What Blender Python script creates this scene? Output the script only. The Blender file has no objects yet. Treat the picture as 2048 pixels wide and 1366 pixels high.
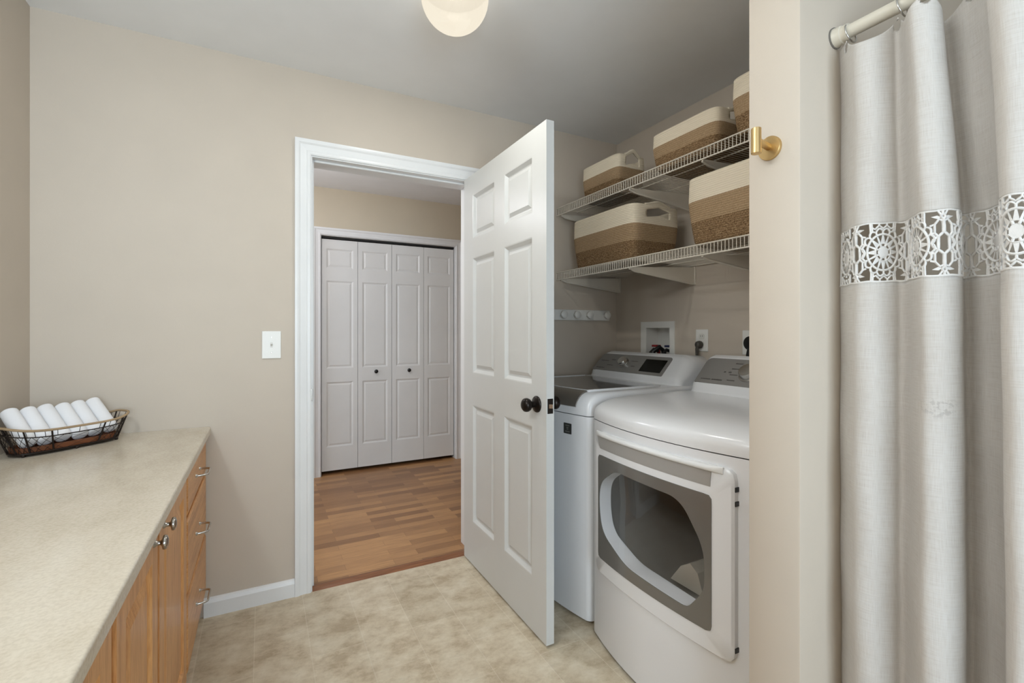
import bpy, bmesh, math, random
from mathutils import Vector, Matrix
random.seed(7)
PI = math.pi
sc = bpy.context.scene
COL = sc.collection

# ------------------------------------------------------------------ camera
cam_d = bpy.data.cameras.new('camera')
cam_d.sensor_width = 36.0
cam_d.lens = 945.0 / 2048.0 * 36.0
cam_d.shift_y = -20.0 / 2048.0
cam_d.clip_start = 0.02
cam = bpy.data.objects.new('camera', cam_d)
cam.location = (0, 0, 1.223)
cam.rotation_euler = (PI / 2, 0, -math.radians(27.836))
COL.objects.link(cam)
sc.camera = cam

# ------------------------------------------------------------------ view, world, lights
sc.view_settings.view_transform = 'Standard'
sc.view_settings.look = 'None'
sc.view_settings.gamma = 1.0
sc.view_settings.use_curve_mapping = False
sc.view_settings.exposure = 0.06
world = bpy.data.worlds.new('world')
sc.world = world
world.use_nodes = True
world.node_tree.nodes['Background'].inputs[0].default_value = (0.75, 0.87, 1.0, 1)
world.node_tree.nodes['Background'].inputs[1].default_value = 1.0


def area(name, loc, direction, sx, sy, power, color):
    d = bpy.data.lights.new(name, 'AREA')
    d.shape = 'RECTANGLE'
    d.size, d.size_y = sx, sy
    d.energy = power
    d.color = color
    o = bpy.data.objects.new(name, d)
    o.location = loc
    o.rotation_euler = Vector(direction).to_track_quat('-Z', 'Y').to_euler()
    COL.objects.link(o)
    return o


# vanity lamp above the mirror on the left wall (behind the frame's left edge): three bulbs
for yb_ in (0.35, 0.60, 0.85):
    d_ = bpy.data.lights.new('vanity_bulb', 'POINT')
    d_.energy = 8.5
    d_.color = (0.83, 0.925, 1.0)
    d_.shadow_soft_size = 0.055
    o_ = bpy.data.objects.new('vanity_bulb', d_)
    o_.location = (-0.62, yb_, 2.02)
    COL.objects.link(o_)
# daylight from the window in the wall behind the camera
area('window_daylight', (-0.02, -1.80, 1.22), (0.10, 1, 0.0), 1.4, 1.3, 48.0, (0.70, 0.86, 1.0))
# hall: a ceiling bulb and daylight from the room at its far left
d_ = bpy.data.lights.new('hall_bulb', 'POINT')
d_.energy = 16.0
d_.color = (0.95, 0.95, 1.0)
d_.shadow_soft_size = 0.10
o_ = bpy.data.objects.new('hall_bulb', d_)
o_.location = (0.05, 3.10, 2.18)
COL.objects.link(o_)
area('hall_daylight', (-1.50, 3.35, 1.25), (1, 0.12, 0.05), 1.2, 1.6, 16.0, (0.74, 0.86, 1.0))


# ------------------------------------------------------------------ colour + material helpers
def lin(c):
    c = c / 255.0
    return c / 12.92 if c <= 0.04045 else ((c + 0.055) / 1.055) ** 2.4


def rgb(r, g, b):
    return (lin(r), lin(g), lin(b), 1.0)


class NT:
    def __init__(self, name):
        self.m = bpy.data.materials.new(name)
        self.m.use_nodes = True
        self.t = self.m.node_tree
        self.b = self.t.nodes['Principled BSDF']

    def n(self, kind, **kw):
        nd = self.t.nodes.new(kind)
        for k, v in kw.items():
            if k.startswith('i_'):
                nd.inputs[int(k[2:]) if k[2:].isdigit() else k[2:].replace('_', ' ')].default_value = v
            else:
                setattr(nd, k, v)
        return nd

    def l(self, a, b):
        self.t.links.new(a, b)

    def coord(self, scale=(1, 1, 1), out='Object', rot=(0, 0, 0)):
        tc = self.n('ShaderNodeTexCoord')
        mp = self.n('ShaderNodeMapping')
        mp.inputs['Scale'].default_value = scale
        mp.inputs['Rotation'].default_value = rot
        self.l(tc.outputs[out], mp.inputs['Vector'])
        return mp.outputs['Vector']

    def noise(self, vec, scale, detail=3.0, rough=0.5):
        nd = self.n('ShaderNodeTexNoise')
        nd.inputs['Scale'].default_value = scale
        nd.inputs['Detail'].default_value = detail
        nd.inputs['Roughness'].default_value = rough
        self.l(vec, nd.inputs['Vector'])
        return nd.outputs['Fac']

    def ramp(self, fac, stops, interp='LINEAR'):
        nd = self.n('ShaderNodeValToRGB')
        cr = nd.color_ramp
        cr.interpolation = interp
        while len(cr.elements) < len(stops):
            cr.elements.new(0.5)
        for e, (p, c) in zip(cr.elements, stops):
            e.position = p
            e.color = c
        self.l(fac, nd.inputs['Fac'])
        return nd.outputs['Color']

    def mix(self, fac, a, b, mode='MIX'):
        nd = self.n('ShaderNodeMix', data_type='RGBA', blend_type=mode)
        for sock, v in ((nd.inputs[0], fac), (nd.inputs[6], a), (nd.inputs[7], b)):
            if hasattr(v, 'is_linked') or hasattr(v, 'links'):
                self.l(v, sock)
            else:
                sock.default_value = v
        return nd.outputs[2]

    def math(self, op, a, b=0.0):
        nd = self.n('ShaderNodeMath', operation=op)
        for sock, v in ((nd.inputs[0], a), (nd.inputs[1], b)):
            if hasattr(v, 'links'):
                self.l(v, sock)
            else:
                sock.default_value = v
        return nd.outputs[0]

    def bump(self, h, strength=0.2, dist=0.002):
        nd = self.n('ShaderNodeBump')
        nd.inputs['Strength'].default_value = strength
        nd.inputs['Distance'].default_value = dist
        self.l(h, nd.inputs['Height'])
        self.l(nd.outputs['Normal'], self.b.inputs['Normal'])

    def set(self, color=None, rough=0.5, metal=0.0, spec=0.5, coat=0.0):
        if color is not None:
            if hasattr(color, 'links'):
                self.l(color, self.b.inputs['Base Color'])
            else:
                self.b.inputs['Base Color'].default_value = color
        self.b.inputs['Roughness'].default_value = rough
        self.b.inputs['Metallic'].default_value = metal
        self.b.inputs['Specular IOR Level'].default_value = spec
        if coat:
            self.b.inputs['Coat Weight'].default_value = coat
            self.b.inputs['Coat Roughness'].default_value = 0.08
        return self.m


def plain(name, color, rough=0.5, metal=0.0, spec=0.5, coat=0.0, vary=0.03, bump=0.0, bscale=300):
    t = NT(name)
    v = t.coord()
    f = t.noise(v, 6.0)
    dark = tuple(c * (1 - vary) for c in color[:3]) + (1,)
    col = t.ramp(f, [(0.3, dark), (0.7, color)])
    if bump:
        t.bump(t.noise(v, bscale, 2.0), bump, 0.001)
    return t.set(col, rough, metal, spec, coat)


M = {}
M['wall'] = plain('wall_paint', rgb(203, 191, 176), 0.55, spec=0.35, bump=0.12, bscale=260)
M['hallwall'] = plain('hall_wall_paint', rgb(206, 194, 172), 0.45, spec=0.4, bump=0.12, bscale=260)
M['ceiling'] = plain('ceiling_paint', rgb(238, 238, 238), 0.8, spec=0.2, bump=0.1, bscale=300)
M['trim'] = plain('white_trim_paint', rgb(232, 232, 231), 0.32, spec=0.5)
M['door'] = plain('white_door_paint', rgb(226, 225, 222), 0.36, spec=0.45, bump=0.05, bscale=180)
M['white'] = plain('white_enamel', rgb(232, 232, 233), 0.24, spec=0.5, coat=0.2, vary=0.01)
M['whiteplastic'] = plain('white_plastic', rgb(236, 234, 228), 0.35)
M['wire'] = plain('white_coated_wire', rgb(222, 214, 200), 0.35)
M['graypanel'] = plain('graphite_panel', rgb(150, 147, 143), 0.25, metal=0.25, vary=0.05)
M['strip'] = plain('grey_grip_strip', rgb(172, 169, 165), 0.3, metal=0.1, vary=0.04)
M['graytrim'] = plain('grey_window_trim', rgb(120, 117, 112), 0.2, metal=0.25, coat=0.4)
M['black'] = plain('black_plastic', rgb(18, 18, 18), 0.35)
M['screen'] = plain('dark_screen', rgb(6, 10, 10), 0.12, spec=0.4)
M['bronze'] = plain('oil_rubbed_bronze', rgb(40, 34, 30), 0.32, metal=0.7, vary=0.2)
M['steel'] = plain('brushed_steel', rgb(200, 198, 194), 0.25, metal=1.0)
M['nickel'] = plain('satin_nickel', rgb(170, 164, 156), 0.22, metal=1.0)
M['brass'] = plain('brushed_brass', rgb(208, 178, 126), 0.36, metal=1.0)
M['drum'] = plain('dryer_drum_steel', rgb(150, 146, 140), 0.4, metal=0.3)
M['rubber'] = plain('dark_rubber', rgb(30, 29, 28), 0.7)
M['rod'] = plain('cream_rod_enamel', rgb(214, 206, 190), 0.3)
M['towel'] = plain('white_terry', rgb(240, 239, 240), 0.95, spec=0.1, bump=0.8, bscale=700)
M['darkwire'] = plain('dark_iron_wire', rgb(46, 36, 30), 0.5, metal=0.6, vary=0.3)
M['rattan'] = plain('rattan_wrap', rgb(176, 150, 116), 0.7, vary=0.25, bump=0.6, bscale=400)
M['rust'] = plain('rust_brown_wood', rgb(128, 74, 42), 0.6, vary=0.4)
M['red'] = plain('red_valve', rgb(150, 30, 30), 0.4)
M['mark'] = plain('dark_print', rgb(70, 66, 62), 0.5)
M['cream'] = plain('cream_cotton_cord', rgb(232, 220, 198), 0.85, bump=0.5, bscale=500)

t = NT('lid_glass')
t.set(rgb(40, 46, 55), 0.06, spec=0.6, coat=0.6)
M['lidglass'] = t.m

t = NT('lamp_glass')              # opal glass: glows and lets some of the bulb's light through
em = t.n('ShaderNodeEmission')
em.inputs['Color'].default_value = (1.0, 0.91, 0.74, 1)
em.inputs['Strength'].default_value = 0.94
tr = t.n('ShaderNodeBsdfTransparent')
m1 = t.n('ShaderNodeMixShader')
m1.inputs[0].default_value = 0.85
t.l(tr.outputs[0], m1.inputs[1]); t.l(em.outputs[0], m1.inputs[2])
gg = t.n('ShaderNodeBsdfGlossy'); gg.inputs['Roughness'].default_value = 0.15
m2 = t.n('ShaderNodeMixShader'); m2.inputs[0].default_value = 0.05
t.l(m1.outputs[0], m2.inputs[1]); t.l(gg.outputs[0], m2.inputs[2])
t.l(m2.outputs[0], t.t.nodes['Material Output'].inputs['Surface'])
M['globe'] = t.m

t = NT('window_glass')
gl = t.n('ShaderNodeBsdfGlossy')
gl.inputs['Roughness'].default_value = 0.02
tr = t.n('ShaderNodeBsdfTransparent')
tr.inputs['Color'].default_value = (0.90, 0.90, 0.90, 1)
fr = t.n('ShaderNodeFresnel')
fr.inputs['IOR'].default_value = 1.55
mx = t.n('ShaderNodeMixShader')
geo = t.n('ShaderNodeNewGeometry')
facm = t.mix(geo.outputs['Backfacing'], fr.outputs[0], (0.06, 0.06, 0.06, 1))
t.l(facm, mx.inputs[0])
t.l(tr.outputs[0], mx.inputs[1])
t.l(gl.outputs[0], mx.inputs[2])
t.l(mx.outputs[0], t.t.nodes['Material Output'].inputs['Surface'])
M['glass'] = t.m

# vinyl tile floor
t = NT('stone_look_vinyl')
v = t.coord()
vs = t.coord(scale=(1.0, 1.25, 1), rot=(0, 0, 0.15))
n1 = t.noise(vs, 7.5, 9.0, 0.68)
n2 = t.noise(vs, 22.0, 9.0, 0.78)
c1 = t.ramp(n1, [(0.37, rgb(172, 151, 122)), (0.46, rgb(201, 184, 157)), (0.54, rgb(216, 202, 177)), (0.66, rgb(230, 219, 198))])
c2 = t.ramp(n2, [(0.30, rgb(160, 143, 114)), (0.50, rgb(212, 198, 173)), (0.7, rgb(224, 213, 193))])
cc = t.mix(0.34, c1, c2)
bk = t.n('ShaderNodeTexBrick')
bk.offset = 0.5
bk.inputs['Scale'].default_value = 1.0
bk.inputs['Brick Width'].default_value = 0.383
bk.inputs['Row Height'].default_value = 0.1915
bk.inputs['Mortar Size'].default_value = 0.0022
bk.inputs['Mortar Smooth'].default_value = 0.6
bk.inputs['Color1'].default_value = (1.0, 1.0, 1.0, 1)
bk.inputs['Color2'].default_value = (0.90, 0.89, 0.87, 1)
bk.inputs['Mortar'].default_value = (1.0, 1.0, 1.0, 1)
mpb = t.n('ShaderNodeMapping')
mpb.inputs['Rotation'].default_value = (0, 0, PI / 2)
mpb.inputs['Location'].default_value = (0.0, 0.028, 0)
tcb = t.n('ShaderNodeTexCoord')
t.l(tcb.outputs['Object'], mpb.inputs['Vector'])
t.l(mpb.outputs['Vector'], bk.inputs['Vector'])
tint = t.mix(1.0, cc, bk.outputs['Color'], 'MULTIPLY')
grout = t.mix(t.math('MULTIPLY', bk.outputs['Fac'], 0.28), tint, rgb(226, 218, 202))
t.bump(n2, 0.08, 0.001)
M['vinyl'] = t.set(grout, 0.42, spec=0.4)

# strip laminate of the hall
t = NT('oak_strip_laminate')
v = t.coord()
b1 = t.n('ShaderNodeTexBrick')
b1.offset = 0.37
b1.offset_frequency = 2
for nm, val in (('Scale', 1.0), ('Brick Width', 0.38), ('Row Height', 0.062), ('Mortar Size', 0.0004), ('Mortar Smooth', 0.1), ('Bias', 0.0)):
    b1.inputs[nm].default_value = val
b1.inputs['Color1'].default_value = rgb(146, 104, 70)
b1.inputs['Color2'].default_value = rgb(200, 152, 104)
b1.inputs['Mortar'].default_value = rgb(80, 52, 34)
t.l(v, b1.inputs['Vector'])
g = t.noise(t.coord(scale=(2.5, 40, 1)), 3.0, 6.0, 0.6)
gc = t.ramp(g, [(0.3, (0.72, 0.70, 0.68, 1)), (0.7, (1.05, 1.04, 1.02, 1))])
M['laminate'] = t.set(t.mix(1.0, b1.outputs['Color'], gc, 'MULTIPLY'), 0.34, spec=0.45)

# oak
def oak(name, stretch, base=(218, 158, 98), dark=(184, 122, 66)):
    t = NT(name)
    n = t.noise(t.coord(scale=stretch), 3.0, 8.0, 0.65)
    n2 = t.noise(t.coord(scale=tuple(s * 6 for s in stretch)), 4.0, 3.0, 0.6)
    c = t.ramp(n, [(0.32, rgb(*dark)), (0.5, rgb(*base)), (0.72, rgb(232, 178, 116))])
    c = t.mix(0.25, c, t.ramp(n2, [(0.4, rgb(150, 94, 50)), (0.6, rgb(216, 162, 108))]))
    t.bump(n2, 0.1, 0.001)
    return t.set(c, 0.36, spec=0.35, coat=0.1)


M['doorshade'] = plain('white_door_paint_shaded', rgb(210, 210, 207), 0.36, spec=0.45, bump=0.05, bscale=180)  # same white door paint, darkened: the open leaf's shade is in the colour
M['oak'] = oak('honey_oak_upright', (14, 14, 1.0))
M['oakh'] = oak('honey_oak_crosswise', (14, 1.0, 14))

# laminate countertop
t = NT('stone_laminate')
vs = t.coord(scale=(1.0, 0.55, 1), rot=(0, 0, -0.5))
n1 = t.noise(vs, 9.0, 8.0, 0.62)
n2 = t.noise(t.coord(), 160.0, 3.0, 0.6)
c = t.ramp(n1, [(0.30, rgb(194, 181, 160)), (0.5, rgb(207, 195, 176)), (0.7, rgb(215, 205, 188))])
c = t.mix(0.22, c, t.ramp(n2, [(0.35, rgb(168, 154, 132)), (0.6, rgb(220, 210, 192))]))
t.bump(n1, 0.06, 0.001)
M['counter'] = t.set(c, 0.2, spec=0.5)

# linen
t = NT('natural_linen')
tc = t.n('ShaderNodeTexCoord')
def uvn(sx, sy, scale, d=3.0):
    mp = t.n('ShaderNodeMapping')
    mp.inputs['Scale'].default_value = (sx, sy, 1)
    t.l(tc.outputs['UV'], mp.inputs['Vector'])
    return t.noise(mp.outputs['Vector'], scale, d, 0.6)
warp, weft = uvn(900, 30, 1.0), uvn(26, 700, 1.0)
mixw = t.math('ADD', warp, weft)
c = t.ramp(t.math('MULTIPLY', mixw, 0.5), [(0.30, rgb(212, 205, 197)), (0.5, rgb(227, 222, 216)), (0.70, rgb(235, 232, 228))])
# faint worn print low on the second fold
sv = t.n('ShaderNodeVectorMath', operation='DISTANCE')
mpS = t.n('ShaderNodeMapping')
mpS.inputs['Scale'].default_value = (1.0, 1.6, 1)
t.l(tc.outputs['UV'], mpS.inputs['Vector'])
t.l(mpS.outputs['Vector'], sv.inputs[0])
sv.inputs[1].default_value = (0.262, 1.088 * 1.6, 0)
STAIN = sv
near = t.ramp(sv.outputs['Value'], [(0.018, (1, 1, 1, 1)), (0.036, (0, 0, 0, 1))])
spk = t.ramp(uvn(1, 1, 120.0, 2.0), [(0.5, (0, 0, 0, 1)), (0.58, (1, 1, 1, 1))])
msk = t.mix(1.0, near, spk, 'MULTIPLY')
c = t.mix(t.math('MULTIPLY', msk, 0.28), c, rgb(150, 142, 136))
t.bump(mixw, 0.35, 0.001)
t.b.inputs['Subsurface Weight'].default_value = 0.0
t.set(c, 0.9, spec=0.15)
tl = t.n('ShaderNodeBsdfTranslucent')
t.l(c, tl.inputs['Color'])
ml = t.n('ShaderNodeMixShader'); ml.inputs[0].default_value = 0.30
t.l(t.b.outputs[0], ml.inputs[1]); t.l(tl.outputs[0], ml.inputs[2])
t.l(ml.outputs[0], t.t.nodes['Material Output'].inputs['Surface'])
M['linen'] = t.m
M['lace'] = plain('white_crochet_cotton', rgb(226, 223, 219), 0.9, spec=0.15, bump=0.5, bscale=900)


def rope(name, H):
    t = NT(name)
    tc = t.n('ShaderNodeTexCoord')
    sp = t.n('ShaderNodeSeparateXYZ')
    t.l(tc.outputs['Object'], sp.inputs[0])
    z = sp.outputs['Z']
    n = t.noise(t.coord(scale=(1, 1, 2.5)), 150.0, 3.0, 0.7)
    zz = t.math('DIVIDE', z, H)
    w = t.math('ADD', zz, t.math('MULTIPLY', t.math('SUBTRACT', n, 0.5), 0.015))
    tan = t.ramp(n, [(0.3, rgb(146, 120, 90)), (0.7, rgb(184, 158, 126))])
    brn = t.ramp(n, [(0.36, rgb(84, 62, 42)), (0.56, rgb(150, 122, 90)), (0.7, rgb(182, 158, 126))])
    s1 = t.ramp(w, [(0.0, (0, 0, 0, 1)), (0.345, (1, 1, 1, 1))], 'CONSTANT')
    s2 = t.ramp(w, [(0.0, (0, 0, 0, 1)), (0.645, (1, 1, 1, 1))], 'CONSTANT')
    c = t.mix(s1, brn, tan)
    c = t.mix(s2, c, rgb(232, 219, 196))
    ridge = t.math('ABSOLUTE', t.math('SINE', t.math('MULTIPLY', z, PI / 0.0085)))
    t.bump(t.math('ADD', ridge, t.math('MULTIPLY', n, 0.5)), 0.55, 0.003)
    return t.set(c, 0.9, spec=0.1)


# ------------------------------------------------------------------ mesh helpers
def box(bm, x0, x1, y0, y1, z0, z1, bev=0.0, seg=2):
    m = Matrix.Translation(((x0 + x1) / 2, (y0 + y1) / 2, (z0 + z1) / 2)) @ Matrix.Diagonal((abs(x1 - x0), abs(y1 - y0), abs(z1 - z0), 1))
    r = bmesh.ops.create_cube(bm, size=1.0, matrix=m)
    if bev > 0:
        es = list({e for v in r['verts'] for e in v.link_edges})
        bmesh.ops.bevel(bm, geom=es, offset=bev, segments=seg, profile=0.5, affect='EDGES')


def tube(bm, pts, r, n=8, closed=False, flat=None):
    pts = [Vector(p) for p in pts]
    k = len(pts)
    rs = r if isinstance(r, (list, tuple)) else [r] * k
    rings = []
    up = None
    for i, p in enumerate(pts):
        a = pts[(i - 1) % k] if (closed or i > 0) else p
        b = pts[(i + 1) % k] if (closed or i < k - 1) else p
        d = (b - a)
        if d.length < 1e-9:
            d = Vector((0, 0, 1))
        d.normalize()
        if up is None:
            up = Vector((0, 0, 1)) if abs(d.z) < 0.9 else Vector((1, 0, 0))
        s = d.cross(up)
        if s.length < 1e-6:
            s = d.orthogonal()
        s.normalize()
        up = s.cross(d).normalized()
        rings.append([bm.verts.new(p + (s * math.cos(2 * PI * j / n) + up * math.sin(2 * PI * j / n)) * rs[i]) for j in range(n)])
    m = k if closed else k - 1
    for i in range(m):
        A, B = rings[i], rings[(i + 1) % k]
        off = 0
        if closed and i == k - 1:
            off = min(range(n), key=lambda o: (A[0].co - B[o].co).length)
        for j in range(n):
            bm.faces.new((A[j], A[(j + 1) % n], B[(j + 1 + off) % n], B[(j + off) % n]))
    if not closed:
        bm.faces.new(rings[0][::-1])
        bm.faces.new(rings[-1])


def lathe(bm, prof, origin=(0, 0, 0), axis=(0, 0, 1), n=32):
    """prof: (radius, height) pairs along axis from origin."""
    q = Vector((0, 0, 1)).rotation_difference(Vector(axis).normalized())
    o = Vector(origin)
    rings = []
    for r, h in prof:
        if r < 1e-6:
            rings.append([bm.verts.new(o + q @ Vector((0, 0, h)))])
        else:
            rings.append([bm.verts.new(o + q @ Vector((r * math.cos(2 * PI * j / n), r * math.sin(2 * PI * j / n), h))) for j in range(n)])
    for A, B in zip(rings, rings[1:]):
        for j in range(n):
            k = (j + 1) % n
            if len(A) == 1 and len(B) == 1:
                continue
            if len(A) == 1:
                bm.faces.new((A[0], B[k], B[j]))
            elif len(B) == 1:
                bm.faces.new((A[j], A[k], B[0]))
            else:
                bm.faces.new((A[j], A[k], B[k], B[j]))
    if len(rings[0]) > 1:
        bm.faces.new(rings[0][::-1])
    if len(rings[-1]) > 1:
        bm.faces.new(rings[-1])


def prism(bm, poly, f0, f1):
    """extrude polygon; f0/f1 map a 2-D point to 3-D on either side."""
    A = [bm.verts.new(f0(*p)) for p in poly]
    B = [bm.verts.new(f1(*p)) for p in poly]
    n = len(poly)
    for j in range(n):
        k = (j + 1) % n
        bm.faces.new((A[j], A[k], B[k], B[j]))
    bm.faces.new(A[::-1])
    bm.faces.new(B)


def rpoly(pts, rads, n=8):
    out = []
    k = len(pts)
    for i in range(k):
        p = Vector(pts[i]); a = Vector(pts[i - 1]); b = Vector(pts[(i + 1) % k])
        r = rads[i] if isinstance(rads, (list, tuple)) else rads
        da, db = (a - p), (b - p)
        la, lb = da.length, db.length
        da.normalize(); db.normalize()
        ang = da.angle(db)
        t_ = min(r / math.tan(ang / 2), la * 0.48, lb * 0.48)
        p0, p1 = p + da * t_, p + db * t_
        for j in range(n + 1):
            u = j / n
            q = p0 * (1 - u) ** 2 + p * 2 * u * (1 - u) + p1 * u * u
            out.append((q.x, q.y))
    return out


def rrect(x0, x1, y0, y1, r, n=6):
    return rpoly([(x0, y0), (x1, y0), (x1, y1), (x0, y1)], r, n)


def radial(poly, c, N):
    out = []
    k = len(poly)
    for i in range(N):
        a = 2 * PI * i / N
        d = (math.cos(a), math.sin(a))
        best = None
        for j in range(k):
            x1, y1 = poly[j][0] - c[0], poly[j][1] - c[1]
            x2, y2 = poly[(j + 1) % k][0] - c[0], poly[(j + 1) % k][1] - c[1]
            ex, ey = x2 - x1, y2 - y1
            den = d[0] * ey - d[1] * ex
            if abs(den) < 1e-12:
                continue
            tt = (x1 * ey - y1 * ex) / den
            s = (x1 * d[1] - y1 * d[0]) / den
            if tt > 0 and -1e-6 <= s <= 1 + 1e-6:
                best = tt if best is None else max(best, tt)
        out.append((c[0] + d[0] * best, c[1] + d[1] * best))
    return out


def bridge(bm, A, B, flip=False):
    n = len(A)
    for j in range(n):
        k = (j + 1) % n
        f = (A[j], A[k], B[k], B[j])
        bm.faces.new(f[::-1] if flip else f)


def obj(name, bm, mat, parent=None, smooth=None, local=False):
    if parent is not None and not local:
        off = parent['_o']
        bmesh.ops.translate(bm, verts=bm.verts, vec=(-off[0], -off[1], -off[2]))
    bmesh.ops.recalc_face_normals(bm, faces=bm.faces)
    me = bpy.data.meshes.new(name)
    bm.to_mesh(me)
    bm.free()
    o = bpy.data.objects.new(name, me)
    COL.objects.link(o)
    for m in (mat if isinstance(mat, (list, tuple)) else [mat]):
        me.materials.append(m)
    if smooth is not None:
        for p in me.polygons:
            p.use_smooth = True
        me.set_sharp_from_angle(angle=math.radians(smooth))
    if parent is not None:
        o.parent = parent
        o['_o'] = [0.0, 0.0, 0.0] if local else list(parent['_o'])
    else:
        o['_o'] = [0.0, 0.0, 0.0]
    return o


def thing(name, label, cat, loc=(0, 0, 0), rotz=0.0, group=None):
    o = bpy.data.objects.new(name, None)
    o.empty_display_size = 0.05
    o.location = loc
    o.rotation_euler = (0, 0, rotz)
    o['label'] = label
    o['category'] = cat
    if group:
        o['group'] = group
    o['_o'] = list(loc)
    COL.objects.link(o)
    return o


def tag(o, label, cat, group=None):
    o['label'] = label
    o['category'] = cat
    if group:
        o['group'] = group
    return o


def struct(name, bm, mat, parent=None, smooth=None):
    o = obj(name, bm, mat, parent, smooth)
    if parent is None:
        o['kind'] = 'structure'
    return o


def new():
    return bmesh.new()


# ------------------------------------------------------------------ room constants
XL, XR = -0.77, 2.041          # left wall, closet back wall
YB = 2.406                      # wall with the doorway
YH0, YH1 = 2.565, 4.27          # hall
YR = -1.90                      # wall behind the camera
ZC = 2.44
OX0, OX1, OZ = 0.207, 1.020, 2.045   # door opening between jambs

# floors
bm = new(); box(bm, XL - 0.1, XR + 0.1, YR - 0.1, YB + 0.004, -0.10, 0.0); struct('floor', bm, M['vinyl'])
bm = new(); box(bm, -1.6, 3.1, YB + 0.004, 5.0, -0.10, 0.0); struct('floor_hall', bm, M['laminate'])
# ceilings
bm = new(); box(bm, XL - 0.1, XR + 0.1, YR - 0.1, YB + 0.06, ZC, ZC + 0.1); struct('ceiling', bm, M['ceiling'])
bm = new(); box(bm, -1.6, 3.1, YB + 0.06, 5.0, ZC, ZC + 0.1); struct('ceiling_hall', bm, M['ceiling'])
# walls
bm = new(); box(bm, XL - 0.1, XL, YR - 0.1, YB, 0, ZC); struct('wall_left', bm, M['wall'])
bm = new()
box(bm, -1.6, OX0 - 0.018, YB, YH0, 0, ZC)
box(bm, OX1 + 0.018, 3.1, YB, YH0, 0, ZC)
box(bm, OX0 - 0.018, OX1 + 0.018, YB, YH0, OZ + 0.018, ZC)
struct('wall_back', bm, M['wall'])
# closet back wall with the hole for the supply box
BY0, BY1, BZ0, BZ1 = 1.945, 2.134, 1.02, 1.247
bm = new()
box(bm, XR, XR + 0.12, YR - 0.1, BY0, 0, ZC)
box(bm, XR, XR + 0.12, BY1, YB, 0, ZC)
box(bm, XR, XR + 0.12, BY0, BY1, 0, BZ0)
box(bm, XR, XR + 0.12, BY0, BY1, BZ1, ZC)
struct('wall_right', bm, M['wall'])
PX, PY0, PY1 = 0.98, 0.584, 0.701
bm = new(); box(bm, PX, XR, PY0, PY1, 0, ZC, 0.004, 2); struct('wall_partition', bm, M['wall'], smooth=40)
bm = new(); box(bm, PX, XR, -1.115, -1.0, 0, ZC, 0.004, 2); struct('wall_shower_unseen', bm, M['wall'], smooth=40)  # unseen end wall, added to keep window light out of the shower alcove
# rear wall with its window
bm = new()
box(bm, XL - 0.1, -0.72, YR - 0.1, YR, 0, ZC)
box(bm, 0.68, XR + 0.1, YR - 0.1, YR, 0, ZC)
box(bm, -0.72, 0.68, YR - 0.1, YR, 0, 0.55)
box(bm, -0.72, 0.68, YR - 0.1, YR, 1.87, ZC)
struct('wall_rear', bm, M['wall'])
bm = new()
for a in ((-0.766, -0.72, 0.49, 1.93), (0.68, 0.74, 0.49, 1.93), (-0.72, 0.68, 0.49, 0.55), (-0.72, 0.68, 1.87, 1.93), (-0.72, 0.68, 1.19, 1.23)):
    box(bm, a[0], a[1], YR - 0.06, YR + 0.02, a[2], a[3], 0.004)
struct('window_1', bm, M['trim'])
# hall walls
HX0, HX1, HZ = 0.437, 1.640, 2.037
bm = new()
box(bm, -1.6, HX0 - 0.015, YH1, YH1 + 0.11, 0, ZC)
box(bm, HX1 + 0.015, 3.1, YH1, YH1 + 0.11, 0, ZC)
box(bm, HX0 - 0.015, HX1 + 0.015, YH1, YH1 + 0.11, HZ + 0.015, ZC)
struct('wall_hall_far', bm, M['hallwall'])
bm = new(); box(bm, -1.7, -1.6, YB, 5.0, 0, ZC); struct('wall_hall_left', bm, M['hallwall'])
bm = new(); box(bm, 3.1, 3.2, YB, 5.0, 0, ZC); struct('wall_hall_right', bm, M['hallwall'])
bm = new(); box(bm, -1.6, 3.1, 5.0, 5.1, 0, ZC); struct('wall_closet_back', bm, M['hallwall'])

# ------------------------------------------------------------------ trim
CAS = [(0.0, 0.0), (0.0, 0.009), (0.006, 0.012), (0.016, 0.012), (0.020, 0.009), (0.046, 0.012), (0.054, 0.017), (0.062, 0.018), (0.070, 0.018), (0.070, 0.0)]


def casing(bm, x0, x1, zt, y, sgn, wscale=1.0):
    """three-sided mitred casing; profile (across, out)."""
    loops = []
    for corner in range(4):
        L = []
        for w, d in CAS:
            w *= wscale
            if corner == 0:
                p = (x0 - w, y + sgn * d, 0.0)
            elif corner == 1:
                p = (x0 - w, y + sgn * d, zt + w)
            elif corner == 2:
                p = (x1 + w, y + sgn * d, zt + w)
            else:
                p = (x1 + w, y + sgn * d, 0.0)
            L.append(bm.verts.new(p))
        loops.append(L)
    n = len(CAS)
    for A, B in zip(loops, loops[1:]):
        for j in range(n):
            k = (j + 1) % n
            bm.faces.new((A[j], A[k], B[k], B[j]))
    bm.faces.new(loops[0])
    bm.faces.new(loops[-1][::-1])


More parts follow.
